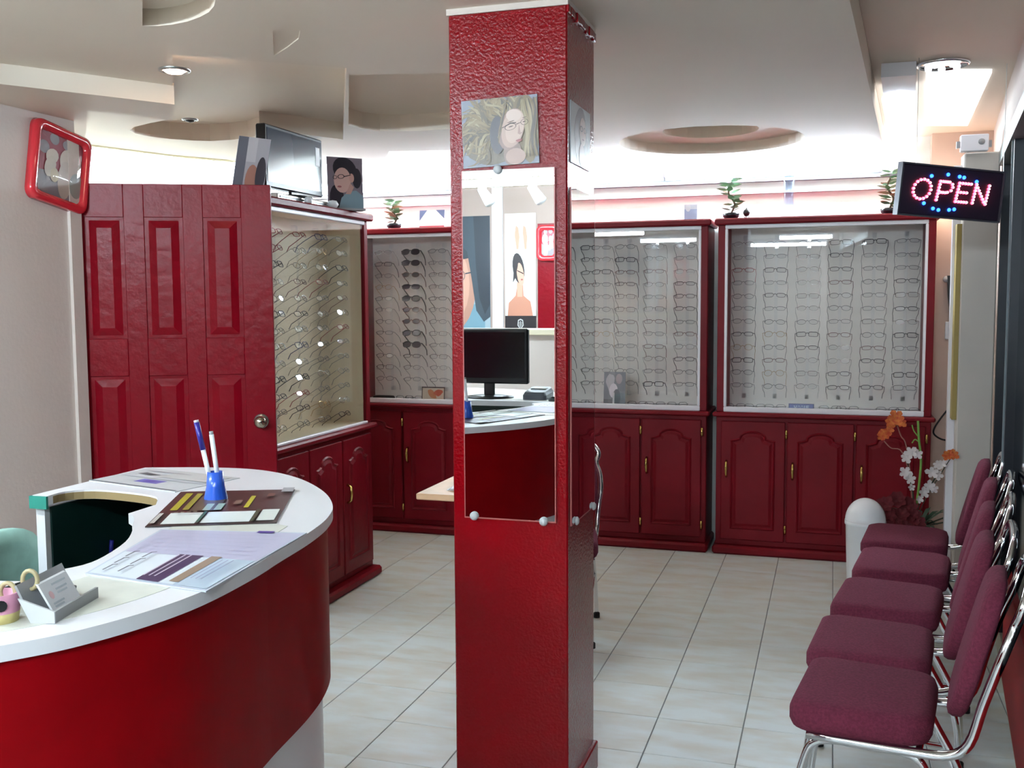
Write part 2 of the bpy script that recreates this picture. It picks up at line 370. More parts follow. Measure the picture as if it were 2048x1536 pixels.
# twin lamp on the right ceiling strip, running into the depth
a = UZ(1797, 150, 2.38); bq = UZ(1805, 292, 2.38)
t = thing('twin_tube_light', 'twin glowing white tubes on a white box below the right ceiling', 'lamp', (a.x, a.y, 2.38))
dx = (bq.x-a.x)/(bq.y-a.y); yy = a.y
def tw(y, o): return (a.x+dx*(y-a.y)+o, y)
g = G(); g.prism([tw(yy, -.065), tw(yy, .065), tw(yy+.42, .065), tw(yy+.42, -.065)], 2.375, 2.429); obj('housing', g, WTRIM, t)
for o in (-.055, -.018, .018, .055):
    g = G(); g.smooth = True; p0 = tw(yy+(.34 if abs(o) > .03 else .3), o); p1 = tw(bq.y, o*.8)
    g.tube([(p0[0], p0[1], 2.355), (p1[0], p1[1], 2.355)], .017, 10); obj('tube', g, PLT, t)
for s_ in (-1, 1):
    c = tw(bq.y, .035*s_); g = G(); g.smooth = True; g.tube([(c[0]-.02*s_, c[1], 2.355), (c[0]-.012*s_, c[1]+.03, 2.355), (c[0]+.01*s_, c[1]+.03, 2.355), (c[0]+.012*s_, c[1], 2.355)], .016, 8); obj('tube_bend', g, PLT, t)
# bright square patch on the ceiling, built as a thin glowing plate
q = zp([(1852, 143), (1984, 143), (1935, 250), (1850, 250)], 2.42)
t = thing('ceiling_patch', 'bright square patch on the ceiling beside the shopfront', 'lamp', (q[0][0], q[0][1], 2.42))
g = G(); g.prism(q, 2.415, 2.43); obj('glow_plate', g, PATCH_GLOW, t)
# chrome downlight
c = UZ(1886, 126, 2.43)
t = thing('downlight', 'wide chrome ceiling downlight with small bulbs near the shopfront', 'lamp', (c.x, c.y, 2.43))
g = G(); g.smooth = True; g.lathe([(.1, 0), (.102, -.006), (.095, -.012), (.09, -.004), (.06, -.002), (.0, -.002)], (c.x, c.y, 2.43), 32); obj('chrome_bowl', g, CHROME, t)
for k in range(5):
    an = 2*pi*k/5+.3; g = G(); g.smooth = True; g.lathe([(.0, -.03), (.012, -.026), (.015, -.012), (.012, -.003)], (c.x+.055*cos(an), c.y+.055*sin(an), 2.43), 10); obj('bulb', g, PLT, t)
# small downlights left
for (px, py, on) in ((349, 139, 1), (380, 238, 0)):
    c = UZ(px, py, H); c.z = H if on else H+.0; t = thing('downlight', 'small lit round downlight glowing warm on the left ceiling' if on else 'tiny unlit round downlight behind the lit one', 'lamp', (c.x, c.y, H))
    r = .055 if on else .035
    g = G(); g.smooth = True; g.lathe([(r, 0), (r, -.006), (r*.8, -.008), (r*.75, -.002)], (c.x, c.y, H), 24, cap=False); obj('rim', g, STEEL, t)
    g = G(); g.smooth = True; g.lathe([(r*.76, -.002), (r*.5, -.012), (.001, -.016)], (c.x, c.y, H), 20); obj('bulb', g, WARM if on else BLACK, t)
wl = UY(1888, 398, 6.2)
t = thing('wall_lamp', 'small warm bulb on the back wall, behind the OPEN sign', 'lamp', (wl.x, 6.3, wl.z))
obj('socket', G().tube([(wl.x, 6.3, wl.z), (wl.x, 6.25, wl.z)], .018, 10), WTRIM, t)
g = G(); g.smooth = True; g.lathe([(.012, 0), (.03, -.03), (.032, -.05), (.02, -.072), (0, -.078)], (wl.x, 6.25, wl.z), 16, axis='y'); obj('bulb', g, WARM, t)
# spot lamps behind the camera (seen in the mirror)
for x in (-2.23, -1.88):
    t = thing('spotlight', '%s of two white ceiling spotlights mirrored in the pillar mirror' % ('left' if x < -2 else 'right'), 'lamp', (x, -1, H), group='spotlights behind the camera')
    obj('arm', G().tube([(x, -1, H), (x, -1, H-.09)], .012, 8), WHITEP, t)
    g = G(); g.smooth = True; g.tube([(x-.03, -1, H-.07), (x+.05, -.96, H-.17)], [.028, .04], 14); obj('head', g, WHITEP, t)

# ------------------------------------------------------------------ cabinets
def arch_poly(x0, x1, z0, z1, rise=.055):
    w_ = x1-x0; sh = z1-rise; P = [(x0, z0), (x1, z0), (x1, sh)]
    P += [(x1-w_*.10, sh+.004)]
    for k in range(0, 9):
        a = pi*k/8; P.append((x0+w_/2+cos(a)*w_*.31, sh+.012+(rise-.012)*sin(a)))
    P += [(x0+w_*.10, sh+.004), (x0, sh)]
    return P
def panel(g, poly, y, h=.007, f=lambda x, y, z: (x, y, z)):
    ps = [poly, inset(poly, .006), inset(poly, .016), inset(poly, .034)]; hs = [0, h, -.001, h]
    g.loft([[f(p[0], y-hs[k], p[1]) for p in ps[k]] for k in range(4)], cap0=False)
def cabinet(name, label, x0, x1, yf, zoff=0, cols=None, xs_doors=3, f=None, depth=.34, shallow=None, hinge=True, group=None, lining=GREYL, org=None):
    """f maps cabinet coordinates (along, depth, z) to world"""
    f = f or (lambda x, y, z: (x, y, z)); t = thing(name, label, 'display cabinet', org or (((x0+x1)/2), yf, 0), group=group)
    def B(nm, m, boxes, b=.004, parent=None):
        g = G()
        for bx in boxes: g.box(*bx, b)
        g.v = [f(*v) for v in g.v]; return obj(nm, g, m, parent or t)
    yb = yf+depth; yu = yf+(shallow or depth)
    B('plinth', RED, [(x0-.015, x1+.015, yf-.05, yb, 0, .05)], .012)
    B('body', RED, [(x0, x1, yf, yb, .05, .815)])
    B('ledge', RED, [(x0-.02, x1+.02, yf-.035, yb, .815, .842)], .008)
    n = xs_doors; mg = .03; wd = (x1-x0-2*mg-(n-1)*.012)/n
    for k in range(n):
        a = x0+mg+k*(wd+.012); g = G(); g.box(a, a+wd, yf-.018, yf-.001, .085, .79, .004)
        panel(g, arch_poly(a+.055, a+wd-.055, .15, .735), yf-.018); g.v = [f(*v) for v in g.v]; d = obj('door', g, RED, t)
        hx = a+.032; g = G(); g.smooth = True
        g.tube([f(hx, yf-.019, .555), f(hx, yf-.04, .545), f(hx, yf-.044, .515), f(hx, yf-.04, .475), f(hx, yf-.019, .46)], [.007, .006, .009, .006, .007], 8)
        obj('handle', g, BRASS, d)
        for z in ((.72, .16) if hinge else ()):
            g = G(); g.smooth = True; g.tube([f(a+wd+.006, yf-.02, z-.025), f(a+wd+.006, yf-.02, z+.025)], .007, 8); obj('hinge', g, BRASS, d)
    # upper case
    B('side_post', RED, [(x0, x0+.045, yf, yu, .842, 1.93)]); B('side_post', RED, [(x1-.045, x1, yf, yu, .842, 1.93)])
    B('cornice', RED, [(x0-.02, x1+.02, yf-.03, yu, 1.93, 1.968)], .008)
    B('case_back', lining, [(x0+.045, x1-.045, yu-.02, yu, .842, 1.93)], 0)
    B('case_floor', CREAM if lining is CREAM else WTRIM, [(x0+.045, x1-.045, yf+.03, yu-.02, .842, .85)], 0)
    if lining is CREAM: B('case_lining', CREAM, [(x0+.045, x0+.05, yf+.02, yu-.02, .85, 1.93), (x1-.05, x1-.045, yf+.02, yu-.02, .85, 1.93), (x0+.05, x1-.05, yf+.02, yu-.02, 1.92, 1.93)], 0)
    B('upper_track', WTRIM, [(x0+.04, x1-.04, yf-.004, yf+.02, 1.908, 1.93)], .003)
    if lining is not CREAM:
        B('lower_track', WTRIM, [(x0+.04, x1-.04, yf-.004, yf+.02, .842, .872)], .003)
        for x in (x0+.04, x1-.055): B('side_track', WTRIM, [(x, x+.015, yf-.004, yf+.02, .872, 1.908)], .003)
        mid = (x0+x1)/2
        B('glass_pane', GLASS, [(x0+.055, mid+.02, yf+.012, yf+.016, .872, 1.908)], 0); B('glass_pane', GLASS, [(mid-.02, x1-.055, yf+.003, yf+.007, .872, 1.908)], 0)
    else:
        B('lower_track', WTRIM, [(x0+.04, x1-.04, yf-.004, yf+.02, .842, .856)], .003)
        B('glass_pane', GLASS, [(x0+.045, x1-.045, yf+.006, yf+.010, .856, 1.908)], 0)
    for cx_ in cols or ():
        g = G(); g.box(cx_-.009, cx_+.009, yu-.05, yu-.046, .9, 1.88); g.box(cx_-.012, cx_+.012, yu-.046, yu-.02, 1.86, 1.885); g.box(cx_-.012, cx_+.012, yu-.046, yu-.02, .9, .925)
        g.v = [f(*v) for v in g.v]; obj('display_rod', g, ACRYL, t)
    return t
YF = 6.05
c3 = [UY(px, 600, 6.28).x for px in (1488, 1551, 1616, 1680, 1747, 1812)]
c2 = [UY(px, 600, 6.28).x for px in (1206, 1254, 1311, 1372)]
c1 = [UY(px, 600, 6.28).x for px in (775, 829, 882)]
cabinet('display_cabinet', 'tall red display cabinet against the back wall, nearest the shopfront', -.642, .535, YF, cols=c3)
cabinet('display_cabinet', 'tall red display cabinet in the middle, just right of the pillar', -1.845, -.70, YF, cols=c2)
cabinet('display_cabinet', 'tall red display cabinet in the far corner, left of the pillar', -3.04, -1.89, YF, cols=c1)
# left case faces +X; along = world Y, depth = -X
LX = -2.40
fl_ = lambda x, y, z: (LX-(y), x, z)
lc = [UX(px, 620, -2.62).y for px in (571, 615, 655, 690)]
lc = [4.18, 4.40, 4.62, 4.84]
cabinet('display_cabinet', 'cream-lined open red display cabinet on the left beside the red door', 3.95, 5.04, 0, cols=lc, f=fl_, depth=.42, shallow=.24, lining=CREAM, hinge=False, org=(LX, 4.5, 0))
S_('wall_recess', G().box(-3.25, -3.10, 3.98, 6.395, 0, 2.0), WALL)

# ------------------------------------------------------------------ spectacles
def rim(cx, w_, h_, p, n=14):
    out = []
    for k in range(n):
        a = 2*pi*k/n; c, s_ = cos(a), sin(a); out.append((cx+math.copysign(abs(c)**p, c)*w_/2, 0, math.copysign(abs(s_)**p, s_)*h_/2))
    return out
def make_glasses(shape, r, fm, lm, name, wrap=0):
    w_, h_, p = shape
    root = bpy.data.objects.new(name, bpy.data.meshes.new(name)); g = G(); g.smooth = True
    for s_ in (-1, 1):
        rp = rim(s_*.034, w_, h_, p); rp = [(x, abs(x)*.10, z) for x, y, z in rp]; g.tube(rp, r, 4, closed=True)
        g.tube([(s_*.034+s_*w_/2, .006, h_*.25), (s_*.069, .012, h_*.28), (s_*.070, .07, h_*.2), (s_*.064, .115, h_*.1), (s_*.062, .14, -h_*.5)], r*1.15, 4)
    g.tube([(-.034+w_/2, .001, h_*.12), (0, -.003, h_*.25), (.034-w_/2, .001, h_*.12)], r*1.1, 4)
    me = root.data; me.from_pydata(g.v, [], g.f); me.materials.append(fm); COL.objects.link(root)
    for s_ in (-1, 1):
        rp = [(x, abs(x)*.10+.0005, z) for x, y, z in rim(s_*.034, w_*.97, h_*.97, p)]
        lo = bpy.data.objects.new('lens', bpy.data.meshes.new('lens')); lo.data.from_pydata(rp, [], [tuple(range(len(rp)))]); lo.data.materials.append(lm)
        COL.objects.link(lo); lo.parent = root
    return root
SH = {'slim': (.05, .026, .7), 'rectangular': (.052, .03, .45), 'oval': (.05, .032, 1.0), 'round': (.046, .038, 1.0)}
FM = {'black': mat('frame_black', (22, 22, 26), .3), 'brown': mat('frame_brown', (96, 52, 44), .35), 'silver': mat('frame_silver', (150, 152, 150), .25, .9), 'grey': mat('frame_grey', (92, 96, 96), .3, .5),
      'gold': mat('frame_gold', (170, 140, 90), .3, .9), 'navy': mat('frame_navy', (36, 46, 92), .3), 'red': mat('frame_red', (140, 40, 44), .3)}
protos = []
for shn, col, r in (('slim', 'grey', .0013), ('oval', 'silver', .0012), ('rectangular', 'black', .002), ('slim', 'brown', .0016), ('oval', 'grey', .0014), ('rectangular', 'silver', .0014), ('slim', 'black', .0017), ('round', 'gold', .0013), ('rectangular', 'navy', .0018), ('slim', 'red', .0018)):
    protos.append((make_glasses(SH[shn], r, FM[col], LENS, 'spectacles'), '%s %s-framed spectacles' % (shn, col)))
suns = [(make_glasses((.056, .042, .85), .003, FM['black'], DLENS, 'sunglasses'), 'large dark oval sunglasses'), (make_glasses((.05, .036, .95), .0022, FM['brown'], DLENS, 'sunglasses'), 'small dark sunglasses'), (make_glasses((.054, .034, .6), .0028, FM['black'], DLENS, 'sunglasses'), 'narrow dark rectangular sunglasses')]
used = set()
GW = [0]
def put_glasses(pro, txt, loc, rot, group, tail):
    o0 = pro
    if o0.name not in used: used.add(o0.name); o = o0
    else:
        o = o0.copy(); COL.objects.link(o)
        for ch in LK[o0.name]: c_ = ch.copy(); COL.objects.link(c_); c_.parent = o
    o.location = loc; o.rotation_euler = rot; tag(o, txt+tail, 'sunglasses' if 'sun' in txt else 'glasses', group)
LK = {p[0].name: [c for c in bpy.data.objects if c.parent == p[0]] for p in protos+suns}
rs = random.Random(3)
Z0, DZ = 1.828, .0765
pat = {  # row -> preferred prototypes so that runs differ as in the photograph
}
def fill(cols, place, rows, group, where, weights, skip=(), rotfix=None, sunc=None, fromright=False):
    nC = len(cols)
    for ci, cx_ in enumerate(cols):
        for r_ in range(rows):
            if (ci, r_) in skip: continue
            cn = ORD[(nC-ci) if fromright else ci+1]; tail = ', %s row down, %s column from %s of the %s' % (ORD[r_+1], cn, 'right' if fromright else 'left', where)
            if sunc is not None and ci == sunc and r_ < 9:
                k = (0, 0, 1, 2, 0, 1, 1, 0, 0)[r_]; p = suns[k]
            else: p = protos[rs.choices(range(10), weights)[0]]
            z = Z0-r_*DZ+rs.uniform(-.003, .003); loc, rot = place(cx_, z); tl = radians(-28)+rs.uniform(-.08, .08)
            put_glasses(p[0], p[1], loc, (tl, rs.uniform(-.02, .02), rot+rs.uniform(-.04, .04)), group, tail)
pb = lambda x, z: ((x, YF+.17, z), 0)
Wb = [5, 5, 3, 2, 4, 3, 3, 1, .3, .2]
fill(c3, pb, 12, 'spectacles on rods in the right case', 'right case', Wb)
fill(c2, pb, 12, 'spectacles on rods in the middle case', 'middle case', Wb, fromright=True)
fill(c1, pb, 12, 'spectacles on rods in the corner case', 'corner case', [5, 5, 1, 1, 4, 4, 1, 1, .2, .2], sunc=1)
pl = lambda y, z: ((LX-.05, y, z), pi/2)
fill(lc, pl, 13, 'spectacles on rods in the left case', 'left case', [4, 5, 2, 2, 4, 3, 3, 1, 1, 1.5], fromright=True)
for p, _ in protos+suns:
    if p.name not in used:
        for c_ in LK[p.name]: bpy.data.objects.remove(c_)
        bpy.data.objects.remove(p)

# ------------------------------------------------------------------ flat pictures
PC = {}
def pc(rgb):
    k = 'print_%02x%02x%02x' % rgb
    return PC.setdefault(k, mat(k, rgb, .35))
def picture(name, label, cat, M, w_, h_, layers, group=None, thick=.003, base=(200, 200, 200), rough=None, local_parent=None):
    """layers: (rgb, polygon in 0..1 coordinates, x right, y up); M places the card, its face towards local -y"""
    t = thing(name, label, cat, group=group); t.matrix_basis = M
    g = G(); g.box(0, w_, 0, thick, 0, h_); obj('card', g, pc(base), t, local=True)
    g = G()
    for k, (rgb, poly) in enumerate(layers):
        g.use(pc(rgb)); d = -(.0003 if len(layers) < 40 else .000016)*(k+1); cl = [(min(max(u, 0), 1), min(max(v, 0), 1)) for u, v in poly]
        g.add([(u*w_, d, v*h_) for u, v in cl], [tuple(range(len(cl)))])
    obj('print', g, None, t, local=True); return t
def blob(cx, cy, rx, ry, n=18, rot=0, wob=0, seed=1):
    rr = random.Random(seed); c_, s_ = cos(rot), sin(rot); out = []
    for k in range(n):
        a = 2*pi*k/n; q_ = 1+wob*(rr.random()-.5); x, y = rx*q_*cos(a), ry*q_*sin(a); out.append((cx+x*c_-y*s_, cy+x*s_+y*c_))
    return out
def ringp(cx, cy, rx, ry, t_=.12, n=16, rot=0): # spectacles rim as a thin closed band
    o = blob(cx, cy, rx, ry, n, rot); i_ = blob(cx, cy, rx*(1-t_), ry*(1-t_), n, rot); return o+[o[0]]+[i_[0]]+i_[::-1]
def Mx(origin, xdir, zdir=(0, 0, 1)):
    x = Vector(xdir).normalized(); z = Vector(zdir).normalized(); y = z.cross(x).normalized(); z = x.cross(y)
    return Matrix(((x.x, y.x, z.x, origin[0]), (x.y, y.y, z.y, origin[1]), (x.z, y.z, z.z, origin[2]), (0, 0, 0, 1)))

# ------------------------------------------------------------------ pillar with its mirrors
PX0, PX1, PY0, PY1 = -1.052, -.706, 2.76, 3.09
pil = thing('pillar', None, None, ((PX0+PX1)/2, (PY0+PY1)/2, 0)); pil['kind'] = 'structure'
obj('shaft', G().box(PX0, PX1, PY0, PY1, 0, 2.305, .004), PILLRED, pil)
g = G(); g.box(PX0-.004, PX1+.004, PY0-.005, PY1+.004, 2.303, 2.32); obj('plaster_joint', g, mat('joint_cream', (212, 200, 190), .8), pil)
g = G(); rr = random.Random(4)
for k in range(11):
    y = PY0+k*.03; g.box(PX1-.003, PX1+.005+rr.random()*.004, y, y+.032, 2.285-rr.random()*.008, 2.306, .002)
obj('paint_ridge', g, PILLRED, pil)
obj('base', G().box(PX0-.01, PX1+.012, PY0-.01, PY1+.012, 0, .09, .004), PILLRED, pil)
def mirror(nm, lab, box_, clips, top):
    x0, x1, y0, y1, z0, z1 = box_; m = thing(nm, lab, 'mirror', (x0, y0, z0))
    obj('mirror_glass', G().box(*box_), MIRROR, m); g = G()
    if x1-x0 > y1-y0:
        for xx in (x0-.003, x1): g.box(xx, xx+.003, y0, y1, z0, z1)
        g.box(x0-.003, x1+.003, y0, y1, z0-.004, z0)
    else:
        for yy in (y0-.003, y1): g.box(x0, x1, yy, yy+.003, z0, z1)
        g.box(x0, x1, y0-.003, y1+.003, z0-.004, z0)
    obj('edge', g, mat('mirror_edge', (176, 96, 92), .3), m)
    for c in clips:
        g = G(); g.smooth = True; g.lathe([(.012, 0), (.013, -.004), (.008, -.009), (.0, -.011)], (c[0], y0, c[1]) if x1-x0 > y1-y0 else (x1, c[0], c[1]), 12, axis='y' if x1-x0 > y1-y0 else 'x')
        if not x1-x0 > y1-y0: g.v = [(2*x1-v[0], v[1], v[2]) for v in g.v]
        obj('mirror_clip', g, LGREY, m)
    return m
mirror('wall_mirror', 'tall frameless mirror on the front of the red pillar', (-1.012, -.742, 2.753, 2.758, .873, 1.868), [(-.985, .876), (-.775, .872), (-.905, 1.868)], 1)
mirror('wall_mirror', 'narrow mirror on the right side of the red pillar', (-.705, -.700, 2.785, 3.075, .86, 1.815), [(2.83, .862), (3.05, .862)], 1)
hair, skin = (150, 134, 106), (206, 178, 164)
def strokes(n, f, cols, wd, seed):
    rr = random.Random(seed); out = []
    for k in range(n):
        pts = f(rr); w0 = wd*(.5+rr.random()); L_ = []; R_ = []
        for i_, p in enumerate(pts):
            q0 = pts[max(i_-1, 0)]; q1 = pts[min(i_+1, len(pts)-1)]; dx_, dy_ = q1[0]-q0[0], q1[1]-q0[1]; m_ = hypot(dx_, dy_) or 1; ww = w0*sin(pi*(i_+.35)/(len(pts)-.3))
            L_.append((p[0]-dy_/m_*ww, p[1]+dx_/m_*ww)); R_.append((p[0]+dy_/m_*ww, p[1]-dx_/m_*ww))
        out.append((cols[rr.randrange(len(cols))], L_+R_[::-1]))
    return out
def hairf(rr):
    a0 = rr.uniform(.9, 3.9); r0 = rr.uniform(.14, .30); r1 = r0+rr.uniform(.15, .34); ph = rr.uniform(-.5, .5); out = []
    for k in range(6):
        t_ = k/5; a = a0+ph*t_+.12*sin(5*t_+a0*3); r = r0+(r1-r0)*t_; out.append((.56+r*1.15*cos(a), .52+r*1.25*sin(a)))
    return out
def hairr(rr):
    x0 = rr.uniform(.82, .98); return [(x0+.03*sin(k*1.3+x0*20), rr.uniform(-.01, .01)+.95-.17*k) for k in range(6)]
HC = [(138, 124, 104), (158, 142, 116), (122, 112, 100), (172, 158, 130), (110, 102, 96), (148, 132, 106)]
blond = [((140, 144, 156), [(0, 0), (1, 0), (1, 1), (0, 1)]), ((124, 114, 102), blob(.42, .5, .42, .5, 26, 0, .12, 2)), ((140, 126, 104), blob(.88, .5, .13, .5, 16, 0, .1, 2))]
blond += strokes(150, hairf, HC, .016, 5)+strokes(26, hairr, HC, .014, 6)
blond += [((104, 100, 104), blob(.47, .45, .10, .28, 16)), ((150, 130, 122), blob(.665, .16, .12, .20)), ((184, 158, 148), blob(.70, .12, .13, .12)), ((158, 136, 128), blob(.655, .52, .165, .31, 22, -.22)), ((190, 164, 152), blob(.675, .53, .145, .285, 22, -.22)), ((204, 180, 168), blob(.70, .55, .115, .24, 20, -.22)), ((210, 190, 180), blob(.69, .72, .10, .09, 14, -.2)),
    ((176, 148, 138), [(.755, .57), (.775, .60), (.80, .46), (.765, .43), (.735, .45)]), ((206, 184, 172), [(.76, .58), (.775, .60), (.795, .47), (.775, .46)]), ((150, 92, 92), blob(.752, .355, .048, .011, 10, .2)), ((172, 112, 108), blob(.755, .338, .04, .010, 10, .2)),
    ((96, 78, 74), blob(.65, .56, .032, .008, 8, .25)), ((96, 78, 74), blob(.825, .615, .022, .008, 8, .25)), ((110, 90, 82), blob(.65, .63, .055, .007, 8, .3)), ((110, 90, 82), blob(.83, .675, .03, .006, 8, .2)),
    ((58, 48, 48), ringp(.645, .555, .078, .048, .10, 16, .25)), ((58, 48, 48), ringp(.828, .61, .05, .044, .12, 16, .25)), ((58, 48, 48), [(.572, .575), (.645, .615), (.72, .615), (.72, .603), (.645, .60), (.575, .56)]), ((58, 48, 48), [(.50, .54), (.57, .57), (.57, .56), (.50, .53)]), ((58, 48, 48), [(.72, .59), (.778, .61), (.778, .602), (.72, .58)])]
blond += strokes(14, lambda rr: [(.60-.03*k+rr.uniform(-.01, .01), .96-.15*k*rr.uniform(.9, 1.1)) for k in range(5)], HC, .010, 9)
picture('poster', 'square portrait print of a blonde woman in glasses on the pillar front', 'poster', Mx((-1.008, 2.7575-.003, 1.875), (1, 0, .03)), .224, .188, blond, base=(150, 152, 160))
dark = [((176, 182, 188), [(0, 0), (1, 0), (1, 1), (0, 1)]), ((96, 84, 92), blob(.52, .48, .34, .5, 20, 0, .08, 2)), ((206, 176, 170), blob(.6, .6, .17, .24)), ((200, 168, 162), blob(.55, .2, .14, .2)), ((60, 50, 56), ringp(.52, .64, .07, .05, .25)), ((60, 50, 56), ringp(.69, .64, .06, .05, .25)), ((150, 84, 90), blob(.6, .47, .05, .015))]
picture('poster', 'narrow-seen portrait print of a dark-haired woman on the pillar side', 'poster', Mx((-.7035, 2.79, 1.885), (0, 1, 0)), .235, .17, dark, base=(176, 182, 188))

# ------------------------------------------------------------------ reception counter
Z1 = 1.06
outer = bez([(-1.95, .62, 0), (-1.65, .63, 0), (-1.36, .70, 0), (-1.13, .84, 0), (-.986, .99, 0), (-.922, 1.095, 0), (-.885, 1.24, 0), (-.888, 1.41, 0), (-.908, 1.551, 0), (-.932, 1.69, 0), (-.967, 1.822, 0), (-1.022, 1.95, 0), (-1.114, 2.088, 0), (-1.241, 2.22, 0), (-1.358, 2.30, 0), (-1.47, 2.335, 0), (-1.60, 2.325, 0), (-1.752, 2.28, 0)], 10)
def _o(p):
    k = 1+.032*min(max((2.0-p.y)/.5, 0), 1); return (p.x*k, p.y*k)
outer = [_o(p) for p in outer]
inner = [(p.x, p.y) for p in bez([(-1.71, 1.877, 0), (-1.711, 1.934, 0), (-1.66, 1.973, 0), (-1.55, 1.965, 0), (-1.46, 1.935, 0), (-1.405, 1.86, 0)], 3)] + [(p.x, p.y) for p in bez([(-1.402, 1.765, 0), (-1.36, 1.73, 0), (-1.315, 1.665, 0), (-1.286, 1.628, 0), (-1.24, 1.55, 0), (-1.205, 1.45, 0), (-1.199, 1.389, 0), (-1.225, 1.335, 0)], 3)] + [(-1.19, 1.285), (-1.30, 1.262), (-1.95, 1.30)]
slabp = outer + [(-1.753, 1.877)] + inner
ct = thing('reception_counter', 'curved reception counter with white top and red front, at lower left', 'counter', (-1.3, 1.5, 0))
g = G(); g.prism(slabp, Z1-.022, Z1); obj('countertop', g, WHITELAM, ct)
# a creamy worn field inside the white rim
ins = inset(outer, .06)[15:-15:2]
cz = [p for p in ins if p[1] < 1.75]
field = cz + [(-1.10, 1.775), (-1.17, 1.79), (-1.24, 1.70), (-1.205, 1.60), (-1.16, 1.47), (-1.135, 1.38), (-1.15, 1.25), (-1.30, 1.2), (-1.5, 1.2)]
g = G(); g.prism(field, Z1, Z1+.0008); obj('inlay', g, CREAMLAM, ct)
for nm, mt, off, th, z0, z1, rng in (('body', WHITELAM, .03, .03, .0, Z1-.0221, (0, 999)), ('red_front', LAMRED, .012, .018, .69, Z1-.0221, (0, 999)), ('inner_panel', GREEN, .061, .012, .05, Z1-.031, (0, 999))):
    o_, i_ = inset(outer, off)[rng[0]:rng[1]], inset(outer, off+th)[rng[0]:rng[1]]
    g = G(); g.smooth = False
    g.loft([[(a[0], a[1], z0), (a[0], a[1], z1), (b_[0], b_[1], z1), (b_[0], b_[1], z0)] for a, b_ in zip(o_, i_)]); obj(nm, g, mt, ct)
obj('end_panel', G().box(-1.752, -1.728, 1.885, 2.27, .0, Z1-.03), WHITELAM, ct)
obj('end_lining', G().box(-1.727, -1.722, 1.90, 2.23, .05, Z1-.031), GREEN, ct)
obj('edge_strip', G().box(-1.757, -1.709, 1.870, 1.8765, Z1-.03, Z1-.001), TEAL, ct)
g = G(); e = [(p[0], p[1]) for p in inner[1:16]]
g.loft([[(p[0]+.0005, p[1]-.0015, Z1-.0215), (p[0]+.0005, p[1]-.0015, Z1-.004), (p[0], p[1]+.0006, Z1-.004), (p[0], p[1]+.0006, Z1-.0215)] for p in e]); obj('raw_edge', g, RAW, ct)
# inner work surface
wt = [(-1.70, 1.99), (-1.70, 2.2), (-1.5, 2.24), (-1.3, 2.15), (-1.1, 1.95), (-1.0, 1.7), (-.975, 1.4), (-1.02, 1.15), (-1.2, .9), (-1.38, 1.0), (-1.3, 1.25), (-1.26, 1.5), (-1.33, 1.72), (-1.45, 1.9)]
g = G(); g.prism(wt, .72, .75); obj('work_surface', g, GREEN, ct)
# paper goods on the counter
def flat(name, label, cat, quad, z, rgb, layers, th=.0018, group=None):
    """quad: corners near-left, near-right, far-right, far-left in world XY"""
    q = [Vector((a[0], a[1])) for a in quad]
    t = thing(name, label, cat, (q[0].x, q[0].y, z), group=group); g = G(); g.prism([tuple(v) for v in q], z, z+th); obj('sheet', g, pc(rgb), t)
    g = G()
    for k, (c_, poly) in enumerate(layers):
        g.use(pc(c_)); V = []
        for u, v in poly:
            p = (q[0]*(1-u)+q[1]*u)*(1-v)+(q[3]*(1-u)+q[2]*u)*v; V.append((p.x, p.y, z+th+.0003*(k+1)))
        g.add(V, [tuple(range(len(V)))])
    obj('print', g, None, t); return t
def R4(x0, x1, y0, y1): return [(x0, y0), (x1, y0), (x1, y1), (x0, y1)]
def pq(*p): return [tuple(UZ(x, y, Z1)[:2]) for x, y in p]
# laminated price sheet, text running towards the far right
lay = [((196, 194, 218), R4(.02, .99, .46, .98)), ((226, 234, 242), R4(.02, .72, .02, .45)), ((190, 208, 224), R4(.72, .98, .02, .45)), ((70, 52, 92), R4(.42, .60, .02, .47)), ((150, 130, 112), R4(.66, .735, .05, .47)), ((90, 70, 160), R4(.68, .79, .955, .995))]
for k in range(6): lay.append(((196, 206, 222), R4(.03+.0*k, .40, .5+.07*k, .515+.07*k)) if k > 5 else ((182, 182, 206), R4(.06, .9, .52+.07*k, .526+.07*k)))
for r_ in range(2):
    for c_ in range(3):
        u, v = .10+.13*r_, .06+.13*c_; lay.append(((70, 74, 92), [(u, v), (u+.012, v), (u+.02, v+.10), (u+.045, v+.115), (u+.04, v+.125), (u+.008, v+.108)]))
for k in range(3): lay.append(((206, 196, 214), R4(.45+.045*k, .462+.045*k, .05, .42)))
for k in range(3): lay.append(((150, 160, 190), R4(.80+.04*k, .81+.04*k, .08, .38)))
flat('leaflet', 'large pale laminated price sheet with drawings of glasses, nearest on the counter', 'leaflet', pq((170, 1150), (412, 1186), (614, 1068), (322, 1061)), Z1+.0008, (206, 214, 228), lay)
q = pq((290, 1056), (553, 1048), (590, 981), (362, 986))
